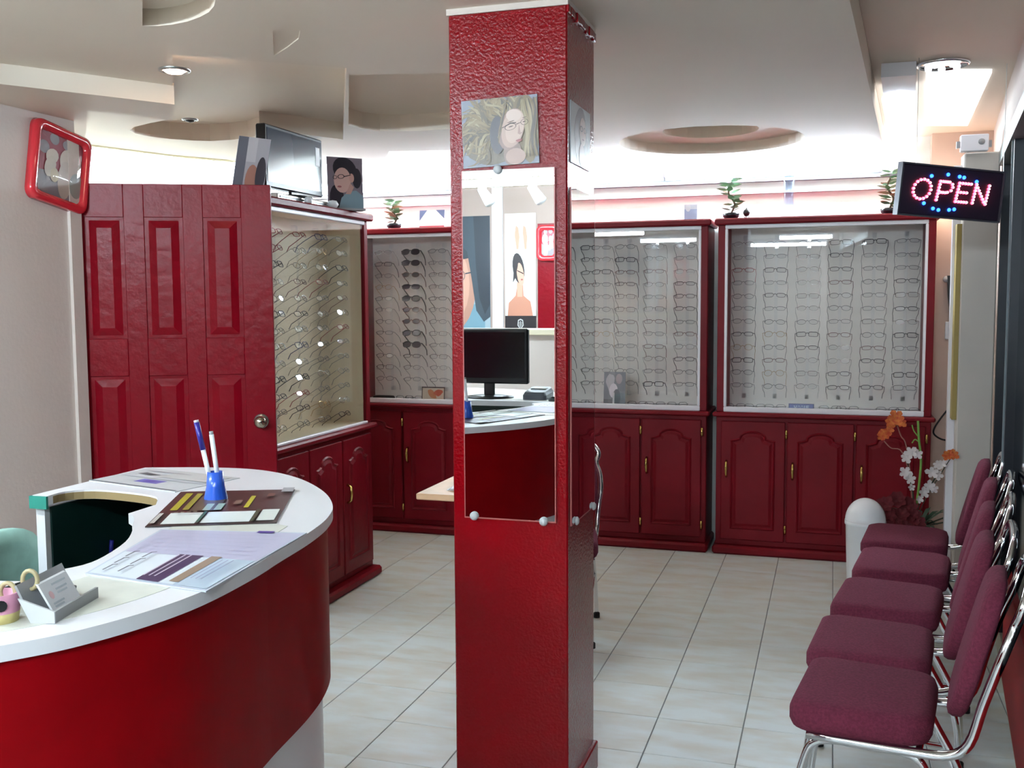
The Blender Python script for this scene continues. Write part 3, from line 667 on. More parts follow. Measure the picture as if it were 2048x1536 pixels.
lay = [((66, 34, 36), R4(.0, 1, .33, 1)), ((232, 238, 234), R4(.10, .36, .04, .33)), ((232, 240, 238), R4(.40, .78, .04, .33)), ((226, 232, 226), R4(.83, .97, .06, .36)), ((168, 158, 44), R4(.07, .13, .4, .92)), ((150, 140, 52), R4(.17, .22, .4, .9)), ((180, 172, 48), R4(.66, .70, .42, .78)),
    ((90, 78, 62), R4(.24, .46, .36, .8)), ((160, 182, 168), R4(.34, .40, .36, .55)), ((160, 182, 168), R4(.43, .49, .36, .55)), ((206, 202, 196), R4(.02, .055, .04, .3)), ((44, 96, 84), R4(.37, .395, .02, .33)), ((60, 74, 52), R4(.79, .82, .02, .34)), ((120, 96, 84), R4(.56, .62, .5, .62)), ((110, 60, 48), R4(.8, .86, .72, .82)), ((170, 170, 176), R4(.9, 1, .86, 1))]
for k in range(4): lay.append(((120, 110, 96), R4(.14+.05*k, .17+.05*k, .27, .30)))
flat('leaflet', 'dark brown and yellow advertising leaflet under the blue pen stand', 'leaflet', q, Z1+.0010, (46, 34, 34), lay)
lay = [((120, 118, 190), R4(.36, .62, .22, .40)), ((96, 84, 168), R4(.42, .54, .26, .36)), ((88, 92, 96), [(.12, .62), (.3, .58), (.36, .66), (.16, .72)]), ((200, 204, 210), R4(.05, .95, .44, .5)), ((206, 206, 204), R4(.4, .95, .55, .95)), ((120, 128, 134), R4(0, 1, 0, .03)), ((190, 186, 190), R4(.1, .6, .8, .84))]
flat('leaflet', 'pale grey leaflet lying at the far end of the counter', 'leaflet', pq((178, 962), (350, 985), (480, 957), (300, 937)), Z1+.0002, (206, 208, 210), lay)
# pen stand
pc0 = UZ(432, 1001, Z1); px_, py_ = pc0.x, pc0.y
t = thing('pen_stand', 'blue clear plastic pen stand on the brown leaflet', 'pen holder', (px_, py_, Z1))
zb = Z1+.0033; g = G(); g.smooth = True; g.lathe([(.026, 0), (.026, .004), (.02, .03), (.017, .062), (.015, .062), (.018, .03), (.022, .006), (.0, .006)], (px_, py_, zb), 18, cap=False); obj('cup', g, mat('blue_plastic', (44, 92, 206), .2, coat=.4), t)
for k, (pp, tip, cap_, top) in enumerate((((px_-.006, py_), (-.075, .015), 'navy', .165), ((px_+.008, py_+.004), (-.035, .01), 'grey', .14), )):
    pn = thing('pen', 'white ballpoint with dark blue cap standing in the blue stand' if k == 0 else 'shorter white pen with grey tip standing in the blue stand', 'pen', (pp[0], pp[1], zb+.012))
    z_ = zb+.012; h_ = top; tp = (pp[0]+tip[0]*RI.x*.45, pp[1]+tip[0]*RI.y*.45, z_+h_)
    L_ = lambda f_: tuple(Vector((pp[0], pp[1], z_)).lerp(Vector(tp), f_))
    g = G(); g.smooth = True; g.tube([L_(0), L_(.62 if k == 0 else .95)], .0052, 10); obj('barrel', g, WHITEP, pn)
    if k == 0:
        g = G(); g.smooth = True; g.tube([L_(.6), L_(.97)], .0062, 10); obj('cap', g, mat('navy_plastic', (44, 36, 132), .3), pn)
        g = G(); g.smooth = True; g.tube([L_(.97), L_(1.0)], .0055, 10); obj('end_plug', g, WHITEP, pn)
    else:
        g = G(); g.smooth = True; g.tube([L_(.93), L_(1.0)], .0045, 10); obj('tip', g, GREY, pn)
# business card holder
c = UZ(105, 1238, Z1); t = thing('card_holder', 'grey plastic holder of business cards at the near end of the counter', 'card holder', (c.x, c.y, Z1))
A = UZ(112, 1247, Z1); Bq = UZ(197, 1196, Z1); D = UZ(72, 1215, Z1); ux = (Bq-A).normalized(); uy = (D-A); uy = (uy-ux*uy.dot(ux)).normalized()
def cb(u, v, z): p = A+ux*u+uy*v; return (p.x, p.y, Z1+.0008+z)
Lw = (Bq-A).length
g = G(); g.loft([[cb(0, v, z), cb(Lw, v, z)][0:2]+[cb(Lw, v2, z2), cb(0, v2, z2)] for v, z, v2, z2 in ((0, .0, 0, .0), (0, .0, .003, .0), (0, .012, .003, .012))]); 
g = G()
prof = [(0, .016), (0, 0), (.035, 0), (.058, .05), (.055, .052), (.033, .004), (.004, .004), (.004, .016)]
g.loft([[cb(0, v, z) for v, z in prof], [cb(Lw, v, z) for v, z in prof]]); obj('tray', g, GREY, t)
g = G(); g.loft([[cb(u, 0, 0), cb(u, .035, 0), cb(u, .052, .034), cb(u, 0, .016)] for u in (-.003, .0005)]); obj('end_plate', g, LGREY, t)
t = thing('business_cards', 'stack of white business cards with a small red mark in the grey holder', 'business cards', cb(Lw*.3, .02, .005))
g = G()
for k in range(5):
    d = .0012*k; u0 = .020+.0007*k
    g.loft([[cb(u0, .012+d, .006), cb(u0, .0128+d, .006), cb(u0, .0358+d, .047), cb(u0, .035+d, .047)], [cb(u0+.075, .012+d, .006), cb(u0+.075, .0128+d, .006), cb(u0+.075, .0358+d, .047), cb(u0+.075, .035+d, .047)]])
obj('card', g, PAPER, t)
def onc(u, v): s_ = v; return cb(.020+u*.075, .0117+.023*s_-.0002, .006+.041*s_+.0002)
g = G(); g.use(pc((214, 170, 176))); g.add([onc(*p) for p in blob(.2, .55, .07, .13)], [tuple(range(18))])
g.use(pc((170, 180, 190)))
for v, a_, b_ in ((.8, .35, .85), (.62, .4, .8), (.5, .4, .75), (.25, .12, .5), (.15, .12, .45)): g.add([onc(a_, v), onc(b_, v), onc(b_, v+.06), onc(a_, v+.06)], [(0, 1, 2, 3)])
obj('print', g, None, t)
# pot with scissors, cropped by the left edge
c = UZ(8, 1243, Z1); t = thing('pen_pot', 'small pink and yellow pot at the left end of the counter', 'pot', (c.x-.004, c.y, Z1))
g = G(); g.smooth = True; g.use(mat('pot_yellow', (222, 206, 140), .5)); zb = Z1+.0008; g.lathe([(.0, 0), (.022, 0), (.024, .014)], (c.x-.004, c.y, zb), 18, cap=False)
g.use(mat('pot_pink', (214, 150, 176), .5)); g.lathe([(.024, .014), (.025, .04), (.021, .04), (.019, .006), (.0, .006)], (c.x-.004, c.y, zb), 18, cap=False); obj('pot_body', g, None, t)
g = G(); g.smooth = True; fc = Vector((c.x-.004, c.y, zb+.027)); d_ = (CAM-fc); d_.z = 0; d_.normalize(); sd = Vector((-d_.y, d_.x, 0))
g.add([tuple(fc+d_*.0262+sd*.008*cos(a)+Vector((0, 0, .008*sin(a)))) for a in [2*pi*k/12 for k in range(12)]], [tuple(range(12))]); obj('spot', g, BLACK, t)
for k, (rx, ry, lab) in enumerate(((60, 1160, 'right one of two tan-handled scissors in the little pot'), (16, 1185, 'left one of two tan-handled scissors in the little pot'))):
    t = thing('scissors', lab, 'scissors', (c.x, c.y, zb+.008)); hc = UZ(rx, ry+0, 1.06); dd = ray(rx, ry); 
    dist = hypot(c.x, c.y)+.005; hc = CAM+dd*(dist/hypot(dd.x, dd.y)); hm = mat('tan_handle', (186, 172, 132), .35)
    g = G(); g.smooth = True; u = RI; v = Vector((0, 0, 1))
    ringpts = [tuple(hc+u*.0105*cos(2*pi*j/16)*1.0+v*.0135*sin(2*pi*j/16)) for j in range(16)]; g.tube(ringpts, .0032, 8, closed=True); obj('handle', g, hm, t)
    g = G(); lo = hc-v*.0135; bt = Vector((c.x-.006+.006*k, c.y, zb+.010)); g.tube([tuple(lo), tuple(lo.lerp(bt, .5)), tuple(bt)], [.0034, .0026, .0015], 6); obj('blade', g, STEEL, t)
# dark organiser tray behind the holder
a_ = UZ(66, 1196, Z1); b_ = UZ(5, 1222, Z1)
t = thing('desk_tray', 'low dark tray behind the card holder on the counter', 'tray', (a_.x, a_.y, Z1))
g = G(); cx_, cy_ = -1.13, 1.205; g.loft([[(x*s_+cx_, y*s_+cy_, Z1+.0008+z) for x, y in rrect(.10, .07, .012)] for s_, z in ((1, 0), (1.05, .014), (.99, .014), (.95, .003))], cap0=True); obj('tray_body', g, mat('dark_tray', (58, 62, 62), .5), t)
# pens on the inner work surface
c = UZ(206, 1086, .90); t = thing('pen_cup', 'dark cup on the inner desk inside the counter opening', 'pen holder', (c.x, c.y, .75))
g = G(); g.smooth = True; g.lathe([(0, 0), (.024, 0), (.026, .09), (.023, .09), (.021, .004), (0, .004)], (c.x, c.y, .75), 18, cap=False); obj('cup', g, mat('dark_cup', (28, 30, 38), .4), t)
for k, (dx_, dy_, rgb, nm) in enumerate(((-.016, .006, (190, 60, 44), 'red pen in the dark cup inside the counter'), (-.002, -.008, (226, 228, 232), 'white pen in the dark cup inside the counter'), (.008, .008, (60, 60, 190), 'blue pen in the dark cup inside the counter'), (.018, -.002, (48, 44, 150), 'navy pen in the dark cup, rightmost'))):
    pn = thing('pen', nm, 'pen', (c.x+dx_, c.y+dy_, .755)); g = G(); g.smooth = True; p0 = Vector((c.x+dx_*.7, c.y+dy_*.7, .756)); p1 = Vector((c.x+dx_*1.6, c.y+dy_*1.6, .9+.01*(k % 2)))
    g.tube([tuple(p0), tuple(p0.lerp(p1, .7))], .0045, 8); obj('barrel', g, WHITEP if k == 1 else mat('pen%d' % k, rgb, .4), pn)
    g = G(); g.smooth = True; g.tube([tuple(p0.lerp(p1, .7)), tuple(p1)], .0052, 8); obj('cap', g, mat('pencap%d' % k, rgb, .4), pn)
# operator chair with mint back
t = thing('office_chair', 'mint-backed office chair behind the counter at the left edge', 'chair', (-1.98, 1.58, 0))
g = G()
for k in range(5): a = 2*pi*k/5; g.tube([(-1.98, 1.58, .09), (-1.98+.26*cos(a), 1.58+.26*sin(a), .06)], [.02, .014], 8)
obj('base', g, BLACK, t); g = G()
for k in range(5): a = 2*pi*k/5; g.lathe([(.0, -.012), (.025, -.012), (.025, .012), (.0, .012)], (-1.98+.26*cos(a), 1.58+.26*sin(a), .026), 12, axis='x')
obj('castors', g, RUB, t); obj('column', G().tube([(-1.98, 1.58, .08), (-1.98, 1.58, .44)], .02, 10), STEEL, t)
g = G(); g.smooth = True; g.loft([[(x-1.98, y+1.58, z) for x, y in rrect(.42*s_, .42*s_, .1)] for s_, z in ((.9, .43), (1, .45), (1, .49), (.92, .505))]); obj('seat', g, CYANF, t)
fc = UX(-10, 1130, -1.80); fc2 = Vector((-1.80, fc.y, 0)); g = G(); g.smooth = True
yc, zt = 1.80, .985
g.loft([[(-1.86+d_, yc+x, zt-.19+z) for x, z in rrect(.36*s_, .36*s_, .1, 5)] for s_, d_ in ((.85, 0), (1, .012), (1, .045), (.85, .06))]); obj('backrest', g, CYANF, t)
obj('back_post', G().tube([(-1.98, 1.62, .44), (-1.9, 1.76, .6), (-1.87, 1.79, .75)], .014, 8), BLACK, t)

# ------------------------------------------------------------------ monitor and things seen only in the mirror
def monitor(name, label, c, w_, h_, rot, z, stand=.08, thick=.035, m=SCREEN, base_r=.1):
    t = thing(name, label, 'monitor', (c[0], c[1], z), (0, 0, rot)); zz = stand
    g = G(); g.box(-w_/2, w_/2, 0, thick, zz, zz+h_, .006); obj('housing', g, BLACK, t, local=True)
    g = G(); g.box(-w_/2+.016, w_/2-.016, -.002, .004, zz+.026, zz+h_-.016); obj('screen', g, m, t, local=True)
    g = G(); g.box(-.025, .025, .012, .03, .008, zz+.05, .004); obj('neck', g, BLACK, t, local=True)
    g = G(); g.smooth = True; g.lathe([(.0, 0), (base_r, 0), (base_r, .006), (base_r*.6, .012), (0, .014)], (0, .02, 0), 28); g.v = [(x*1.15, y*.85, z_) for x, y, z_ in g.v]; obj('base', g, BLACK, t, local=True)
    return t
monitor('monitor', 'black desktop monitor on the counter, seen in the pillar mirror', (-1.49, 1.14), .38, .25, pi, Z1, .065, .03)
t = thing('card_terminal', 'grey card payment terminal on the counter, seen in the pillar mirror', 'card terminal', (-1.255, 1.13, Z1))
g = G(); g.loft([[(-1.255+x*s_, 1.13+y*s_, Z1+.001+z+max(0, -y)*k_) for x, y in rrect(.11, .15, .02)] for s_, z, k_ in ((1, 0, 0), (1, .02, .15), (.86, .034, .2))]); obj('terminal_body', g, mat('terminal_grey', (84, 90, 100), .4), t)
obj('display', G().box(-1.29, -1.22, 1.09, 1.13, Z1+.03, Z1+.046), mat('terminal_display', (110, 120, 118), .2), t)
t = thing('low_wall', None, None, (-2.1, -.3, 0)); t['kind'] = 'structure'
obj('panel', G().box(-3.0, -1.25, -.35, -.2, 0, 1.30), WALL, t); obj('capping', G().box(-3.0, -1.22, -.38, -.16, 1.30, 1.335, .004), CREAM, t)
S_('wall_behind', G().box(-3.0, -1.62, -1.72, -1.6, 0, H), mat('rear_wall_paint', (168, 150, 142), .8))
S_('trim_3', G().box(-2.03, -1.87, -1.6, -1.57, 0, 2.05), DOORRED)
S_('trim_4', G().box(-2.38, -2.30, -1.6, -1.585, 0, H), WTRIM)
face = [((150, 168, 178), R4(0, 1, 0, 1)), ((110, 146, 162), R4(.1, .5, 0, .3)), ((170, 160, 110), R4(.2, .42, 0, .07)), ((176, 132, 116), blob(.72, .46, .46, .38, 24)), ((196, 152, 134), blob(.80, .46, .42, .33, 24)), ((48, 58, 68), blob(.55, .86, .6, .2, 22)), ((60, 72, 82), [(0, .2), (.12, .16), (.26, .25), (.34, .5), (.42, .72), (.6, .8), (.6, 1), (0, 1)]), ((44, 52, 62), [(0, .3), (.1, .22), (.2, .35), (.26, .6), (.3, 1), (0, 1)]),
    ((80, 64, 64), blob(.62, .60, .12, .010, 10, -.1)), ((92, 74, 72), blob(.60, .535, .07, .013)), ((52, 62, 74), ringp(.60, .53, .14, .055, .07, 16)), ((52, 62, 74), [(.46, .55), (.34, .56), (.34, .55), (.46, .54)]), ((166, 92, 90), blob(.86, .3, .12, .014))]
picture('poster', 'very large close-up face poster seen at the left of the pillar mirror', 'poster', Mx((-2.40, -1.594, 1.2), (-1, 0, 0)), .42, .92, face[::1], base=(150, 168, 180))
two = [((204, 206, 202), R4(0, 1, 0, 1)), ((192, 136, 112), [(.30, .70), (.36, .70), (.42, .84), (.40, .9), (.32, .88), (.27, .8)]), ((192, 136, 112), [(.56, .70), (.62, .70), (.68, .82), (.64, .9), (.56, .88), (.52, .8)]), ((182, 126, 104), [(.1, .14), (.92, .14), (.88, .25), (.66, .31), (.60, .40), (.42, .40), (.40, .31), (.18, .26)]), ((204, 154, 132), [(.44, .30), (.6, .30), (.62, .42), (.44, .44)]), ((34, 26, 30), blob(.56, .54, .20, .12, 18, .3)), ((206, 158, 138), blob(.50, .49, .13, .085, 16, .5)), ((34, 26, 30), [(.56, .62), (.72, .5), (.74, .42), (.66, .46), (.58, .56)]), ((40, 30, 34), [(.40, .50), (.60, .525), (.60, .517), (.40, .49)]), ((150, 80, 78), blob(.45, .445, .035, .007)),
    ((34, 28, 32), R4(0, 1, 0, .14)), ((200, 200, 200), [(.42, .105), (.5, .115), (.58, .105), (.6, .06), (.5, .02), (.4, .06)]), ((34, 28, 32), [(.44, .098), (.5, .105), (.56, .098), (.575, .062), (.5, .03), (.425, .062)]), ((200, 200, 200), R4(.45, .465, .045, .09)), ((200, 200, 200), R4(.49, .51, .04, .095)), ((200, 200, 200), R4(.535, .55, .045, .09))]
picture('poster', 'tall glossy poster of a model above a black crest strip, in the pillar mirror', 'poster', Mx((-2.05, -1.594, 1.27), (-1, 0, 0)), .235, .86, two, base=(206, 208, 204))
def red_frame(name, label, M, w_, h_):
    t = thing(name, label, 'picture'); t.matrix_basis = M; rm = mat('red_clear_plastic', (206, 44, 56), .12, coat=.6)
    def rp(w2, h2, r): return [(x+w_/2, z+h_/2) for x, z in rrect(w2, h2, r, 5)]
    rings = []
    for (d_, ww, r) in ((0, 0, .04), (-.026, .004, .04), (-.034, .018, .03), (-.026, .036, .024), (-.012, .040, .02)):
        rings.append([(x, d_, z) for x, z in rp(w_-2*ww, h_-2*ww, r)])
    g = G(); g.smooth = True; g.loft(rings, cap0=True, cap1=False); obj('frame', g, rm, t, local=True)
    g = G(); g.add([(x, -.010, z) for x, z in rp(w_-.07, h_-.07, .02)], [tuple(range(24))]); obj('backing', g, mat('frame_print_red', (150, 44, 66), .4), t, local=True)
    g = G(); k = 0
    for rgb, pl_ in (((136, 132, 138), blob(.5, .25, .42, .2, 18, 0, .2, 3)), ((140, 134, 142), blob(.22, .68, .09, .08)), ((140, 134, 142), blob(.38, .82, .08, .07)), ((140, 134, 142), blob(.6, .8, .08, .06)), ((196, 184, 172), blob(.62, .6, .13, .15)), ((188, 176, 166), blob(.6, .36, .12, .24)), ((198, 186, 172), blob(.36, .6, .11, .09, 12, .5)), ((192, 182, 166), blob(.34, .47, .09, .14, 12, -.3)), ((190, 178, 150), blob(.42, .38, .07, .09)), ((150, 156, 150), blob(.8, .34, .12, .16)), ((206, 196, 184), [(.60, .72), (.63, .9), (.66, .9), (.65, .72)])):
        g.use(pc(rgb)); k += 1; g.add([(u*w_, -.0103-.0003*k, v*h_) for u, v in pl_], [tuple(range(len(pl_)))])
    obj('print', g, None, t, local=True)
    g = G(); n_ = rp(w_-.075, h_-.075, .02); g.smooth = True; g.loft([[(x, -.016, z) for x, z in n_], [((x-w_/2)*.8+w_/2, -.026, (z-h_/2)*.8+h_/2) for x, z in n_], [((x-w_/2)*.4+w_/2, -.031, (z-h_/2)*.4+h_/2) for x, z in n_]], cap0=False); obj('glass_cover', g, GLASS, t, local=True)
    return t
a = UX(48, 388, -2.996); b_ = UX(163, 405, -2.996); a2 = UX(42, 230, -2.996)
red_frame('picture_frame', 'rounded red glossy framed picture of white figures on the left wall', Mx((-2.998, a.y, a.z-.008), (0, b_.y-a.y, -.055)), .325, .325)
red_frame('picture_frame', 'second red framed picture behind the camera, seen small in the pillar mirror', Mx((-1.865, -1.566, 1.78), (-1, 0, 0)), .17, .26)

# ------------------------------------------------------------------ red panel door
A = UZ(160, 366, 2.0); Bp = UZ(540, 370, 2.0)
dv = Vector((Bp.x-A.x, Bp.y-A.y)); wdt = dv.length; ud = dv.normalized(); ex = .115; A0 = Vector((A.x, A.y))-ud*ex; W = wdt+ex
dr = thing('door_1', None, None, (A0.x, A0.y, 0), (0, 0, atan2(ud.y, ud.x))); dr['kind'] = 'structure'
cols_ = []; st = .125; rl = (W-2*st-2*.082)/3
g = G(); g.box(0, W, .004, .04, .012, 2.0); obj('leaf', g, DOORRED, dr, local=True)
vs = [(.0, st), (st+rl, st+rl+.082), (st+2*rl+.082, st+2*rl+.164), (W-st, W)]
rows = [(1.04+.31, 1.86), (.62, 1.19), (.16, .50)]
g = G()
for x0, x1 in vs: g.box(x0, x1, -.002, .006, .012, 2.0, .002)
obj('stiles', g, DOORRED, dr, local=True)
g = G()
for z0, z1 in ((1.86, 2.0), (1.19, 1.35), (.50, .62), (.012, .16)): 
    for k in range(3): g.box(vs[k][1], vs[k+1][0], -.002, .006, z0, z1, .002)
obj('rails', g, DOORRED, dr, local=True)
for k in range(3):
    for z0, z1 in rows:
        x0, x1 = vs[k][1]+.004, vs[k+1][0]-.004; po = [(x0, z0), (x1, z0), (x1, z1), (x0, z1)]
        g = G(); ps = [po, inset(po, .012), inset(po, .045)]; hs = (0.0055, .0045, -.006)
        g.loft([[(p[0], hs[j], p[1]) for p in ps[j]] for j in range(3)], cap0=False); obj('door_panel', g, DOORRED, dr, local=True)
kx = W-.062; kz = .985
g = G(); g.smooth = True; g.lathe([(.0, -.006), (.031, -.005), (.032, .0)], (kx, -.002, kz), 24, axis='y'); obj('rosette', g, STEEL, dr, local=True)
g = G(); g.smooth = True; g.lathe([(.011, -.005), (.011, -.024), (.02, -.032), (.027, -.046), (.024, -.060), (.012, -.066), (.0, -.067)], (kx, -.002, kz), 24, axis='y'); obj('knob', g, mat('aged_nickel', (176, 166, 150), .14, 1), dr, local=True)
obj('latch', G().box(W-.001, W+.003, .012, .03, kz-.03, kz+.03), STEEL, dr, local=True)

# ------------------------------------------------------------------ banquet chairs
def rsl(g, w_, d, h, r, cx, cy, z, T_=None, n=5, e=.018):
    rings = []
    for ins_, zz in ((e, 0), (e*.3, e*.35), (0, e), (0, h-e*1.3), (e*.35, h-e*.35), (e*1.4, h)):
        rings.append([(x, y, z+zz) for x, y in rrect(w_-2*ins_, d-2*ins_, max(r-ins_, .01), n, cx, cy)])
    if T_: rings = [[T_(p) for p in q_] for q_ in rings]
    g.loft(rings); return g
def make_chair(label):
    t = thing('banquet_chair', label, 'chair', group='burgundy chrome-framed chairs'); Lk = dict(parent=t, local=True)
    taper = lambda p: (p[0], p[1]*(1-.12*(p[0]+.2)/.4), p[2])
    g = G(); g.smooth = True; rsl(g, .35, .43, .078, .07, -.025, 0, .382, taper, 6, .022); obj('seat', g, FAB, **Lk)
    # backrest, leaning back (+x)
    def bk(p):  # p in (thickness, y, height) space
        x, y, z = p; h_ = z; yy = y*(1-.10*abs((h_-.58)/.2)) ; return (.222+.26*(h_-.46)+x, yy, h_)
    g = G(); g.smooth = True; rings = []
    for ins_, tt in ((.02, -.045), (.006, -.038), (0, -.026), (0, -.008), (.012, 0)):
        rings.append([bk((tt, y, z)) for y, z in rrect(.39-2*ins_, .36-2*ins_, .12-ins_, 6, 0, .625)])
    g.loft(rings); obj('backrest', g, FAB, **Lk)
    g = G(); g.smooth = True; pts = []
    zz = (.395, .396, .398, .43, .50, .62, .72, .80, .85, .885)
    left_ = [(-.15, -.185, .374), (.10, -.183, .373), (.19, -.183, .38), (.235, -.186, .42), (.262, -.192, .52), (.288, -.204, .61), (.310, -.198, .675), (.328, -.180, .725), (.342, -.190, .77), (.353, -.155, .812), (.357, -.07, .825)]
    pts = bez(left_+[(.357, .07, .825)]+[(x, -y, z) for x, y, z in left_[::-1][1:]], 4); g.tube(pts, .0125, 10); obj('back_frame', g, CHROME, **Lk)
    for s_ in (-1, 1):
        for nm, x0, xf in (('leg', -.13, -.20), ('leg', .12, .23)):
            g = G(); g.smooth = True; y = s_*.17
            sgn = -1 if x0 < 0 else 1
            g.tube(bez([(0, y, .362), (x0*.6, y, .363), (x0, y, .35), (x0+.025*sgn, y*1.02, .31), (xf*.93, y*1.06, .17), (xf, y*1.1, .012)], 4), .0105, 9); lg = obj('leg', g, CHROME, **Lk)
            g = G(); g.smooth = True; g.lathe([(.0, 0), (.015, 0), (.015, .022), (.011, .026)], (xf, y*1.1, 0), 12); obj('foot_cap', g, RUB, lg, local=True)
        g = G(); g.smooth = True; g.tube([(-.172, s_*.18, .22), (.188, s_*.18, .22)], .007, 8); obj('stretcher', g, CHROME, **Lk)
    g = G(); g.smooth = True; g.tube([(-.12, -.17, .365), (-.12, .17, .365)], .009, 8); g.tube([(.12, -.17, .365), (.12, .17, .365)], .009, 8); obj('seat_rail', g, CHROME, **Lk)
    return t
ch0 = make_chair('burgundy chair nearest the camera in the row along the shopfront')
kids = [(o, [c_ for c_ in bpy.data.objects if c_.parent == o]) for o in bpy.data.objects if o.parent == ch0]
def dup_chair(label):
    r_ = ch0.copy(); COL.objects.link(r_); r_['label'] = label
    for o, sub in kids:
        c_ = o.copy(); COL.objects.link(c_); c_.parent = r_
        for s_ in sub: d_ = s_.copy(); COL.objects.link(d_); d_.parent = c_
    return r_
CH = [(.13, 2.83, -8, ''), (.16, 3.26, -7, 'burgundy chair, second from the camera in the shopfront row'), (.232, 3.76, -9, 'burgundy chair in the middle of the shopfront row'), (.31, 4.27, -8, 'burgundy chair, second from the far end of the shopfront row'), (.352, 4.76, -7, 'burgundy chair at the far end of the row, before the flowers')]
for k, (x, y, a, lb) in enumerate(CH):
    o = ch0 if k == 0 else dup_chair(lb); o.location = (x, y, 0); o.rotation_euler = (0, 0, radians(a))
o = dup_chair('burgundy chair mostly hidden behind the pillar, one chrome leg showing'); o.location = (-1.185, 4.36, 0); o.rotation_euler = (0, 0, radians(100))

# ------------------------------------------------------------------ small desk behind the pillar
t = thing('side_desk', 'pale wooden desk whose corner shows left of the pillar', 'desk', (-1.22, 3.86, 0))
obj('desktop', G().box(-1.545, -.95, 3.64, 4.1, .725, .75, .004), WOOD, t)
for x in (-1.36, -1.0): obj('side_panel', G().box(x-.01, x+.01, 3.72, 4.02, 0, .725), WOOD, t)
obj('modesty_panel', G().box(-1.35, -1.01, 3.98, 3.995, .3, .725), WOOD, t)
t = thing('paper_pile', 'small pile of white papers on the pale wooden desk', 'papers', (-1.35, 3.8, .75))
for k in range(5): obj('sheet', G().prism([(x*cos(.1*k)-y*sin(.1*k)-1.36, x*sin(.1*k)+y*cos(.1*k)+3.84) for x, y in ((-.09, -.11), (.1, -.11), (.1, .13), (-.09, .13))], .7502+.004*k, .7535+.004*k), PAPER if k != 1 else GREY, t)

# ------------------------------------------------------------------ bin and flowers in the right corner
bx, by = .178, 5.36
t = thing('swing_bin', 'white dome-topped plastic bin before the right display cabinet', 'bin', (bx, by, 0))
g = G(); g.smooth = True; g.lathe([(0, 0), (.078, 0), (.082, .01), (.095, .36), (.1, .365), (.1, .385), (.0, .385)], (bx, by, 0), 32); obj('bin_body', g, WHITEP, t)
g = G(); g.smooth = True; g.lathe([(.1, .385)]+[(.098*cos(radians(a)), .385+.098*sin(radians(a))*1.15) for a in range(0, 91, 9)], (bx, by, 0), 32); obj('dome_lid', g, WHITEP, t)
fx, fy = .42, 5.56
t = thing('flower_arrangement', 'artificial arrangement of maroon, white and orange flowers in the right corner', 'flowers', (fx, fy, 0))
g = G(); g.smooth = True; g.lathe([(0, 0), (.07, 0), (.10, .12), (.085, .26), (.06, .32), (.07, .34), (.055, .34), (.05, .3), (0, .3)], (fx, fy, 0), 24); obj('vase', g, mat('vase_dark', (64, 46, 44), .4), t)
rf = random.Random(11); LEAF = mat('leaf_green', (40, 70, 50), .7, vary=.3, vscale=30); LIME = mat('stem_lime', (118, 168, 74), .6); PINKST = mat('dry_stem', (150, 104, 92), .7)
MAR = mat('maroon_petal', (104, 20, 30), .8, vary=.3, vscale=40); WPET = mat('white_petal', (216, 208, 206), .7); ORP = mat('orange_petal', (186, 66, 36), .7, vary=.2, vscale=60, vcol=(206, 120, 50))
def fp(px, py, y=5.42): return UY(px, py, y)
def stem(path, r, m, nm='stem'): g = G(); g.smooth = True; g.tube(bez(path, 5), r, 6); return obj(nm, g, m, t)
base_ = Vector((fx, fy, .32))
def flower(nm, c, r, m, n=5, up_=Vector((0, -1, .4)), cup=.35, seed=0):
    rr = random.Random(seed); u = up_.normalized(); a_ = u.orthogonal().normalized(); b__ = u.cross(a_); g = G(); g.smooth = True; ph = rr.random()*6
    for k in range(n):
        an = ph+2*pi*k/n; d_ = (a_*cos(an)+b__*sin(an)); s_ = u.cross(d_); L_ = r*(.85+.3*rr.random())
        V = [c, c+d_*L_*.35+s_*L_*.28+u*L_*cup*.4, c+d_*L_*.75+s_*L_*.34+u*L_*cup*.8, c+d_*L_+u*L_*cup*.7, c+d_*L_*.75-s_*L_*.34+u*L_*cup*.8, c+d_*L_*.35-s_*L_*.28+u*L_*cup*.4, c+d_*L_*.6+u*L_*cup*.45]
        g.add([tuple(v) for v in V], [(0, 1, 6), (1, 2, 6), (2, 3, 6), (3, 4, 6), (4, 5, 6), (5, 0, 6)])
    return obj(nm, g, m, t)
for k, (px, py) in enumerate(((1772, 1010), (1795, 1000), (1815, 1012), (1778, 1035), (1802, 1030), (1826, 1034), (1790, 1052), (1812, 1056), (1835, 1050), (1770, 1050))):
    c_ = fp(px, py, 5.40+.02*(k % 3)); stem([tuple(base_), tuple(base_.lerp(c_, .6)+Vector((0, 0, .01))), tuple(c_)], .002, LEAF)
    flower('maroon_flower', c_, .045, MAR, 7, Vector((-.3+.2*(k % 3), -1, .5)), .6, k); flower('maroon_flower', c_+Vector((0, -.01, .004)), .028, MAR, 5, Vector((0, -1, .6)), .9, k+50)
for path, blooms in (((( 1826, 900), (1815, 940), (1826, 985)), [(1822, 905, .036), (1812, 915, .03), (1834, 908, .03), (1810, 945, .034), (1820, 958, .028), (1822, 975, .02)]), (((1885, 925), (1868, 960), (1842, 1000)), [(1884, 928, .026), (1874, 930, .024), (1864, 945, .034), (1875, 950, .026), (1858, 972, .03), (1866, 978, .026), (1846, 985, .03), (1838, 998, .022)])):
    P = [fp(*q_) for q_ in path]; stem([tuple(P[0]), tuple(P[1]), tuple(P[2]), tuple(base_)], .0028, LEAF)
    for k, (px, py, r_) in enumerate(blooms): flower('white_flower', fp(px, py, 5.40+.01*(k % 2)), r_, WPET, 5, Vector((-.2+.1*k, -1, .1)), .5, k+7)
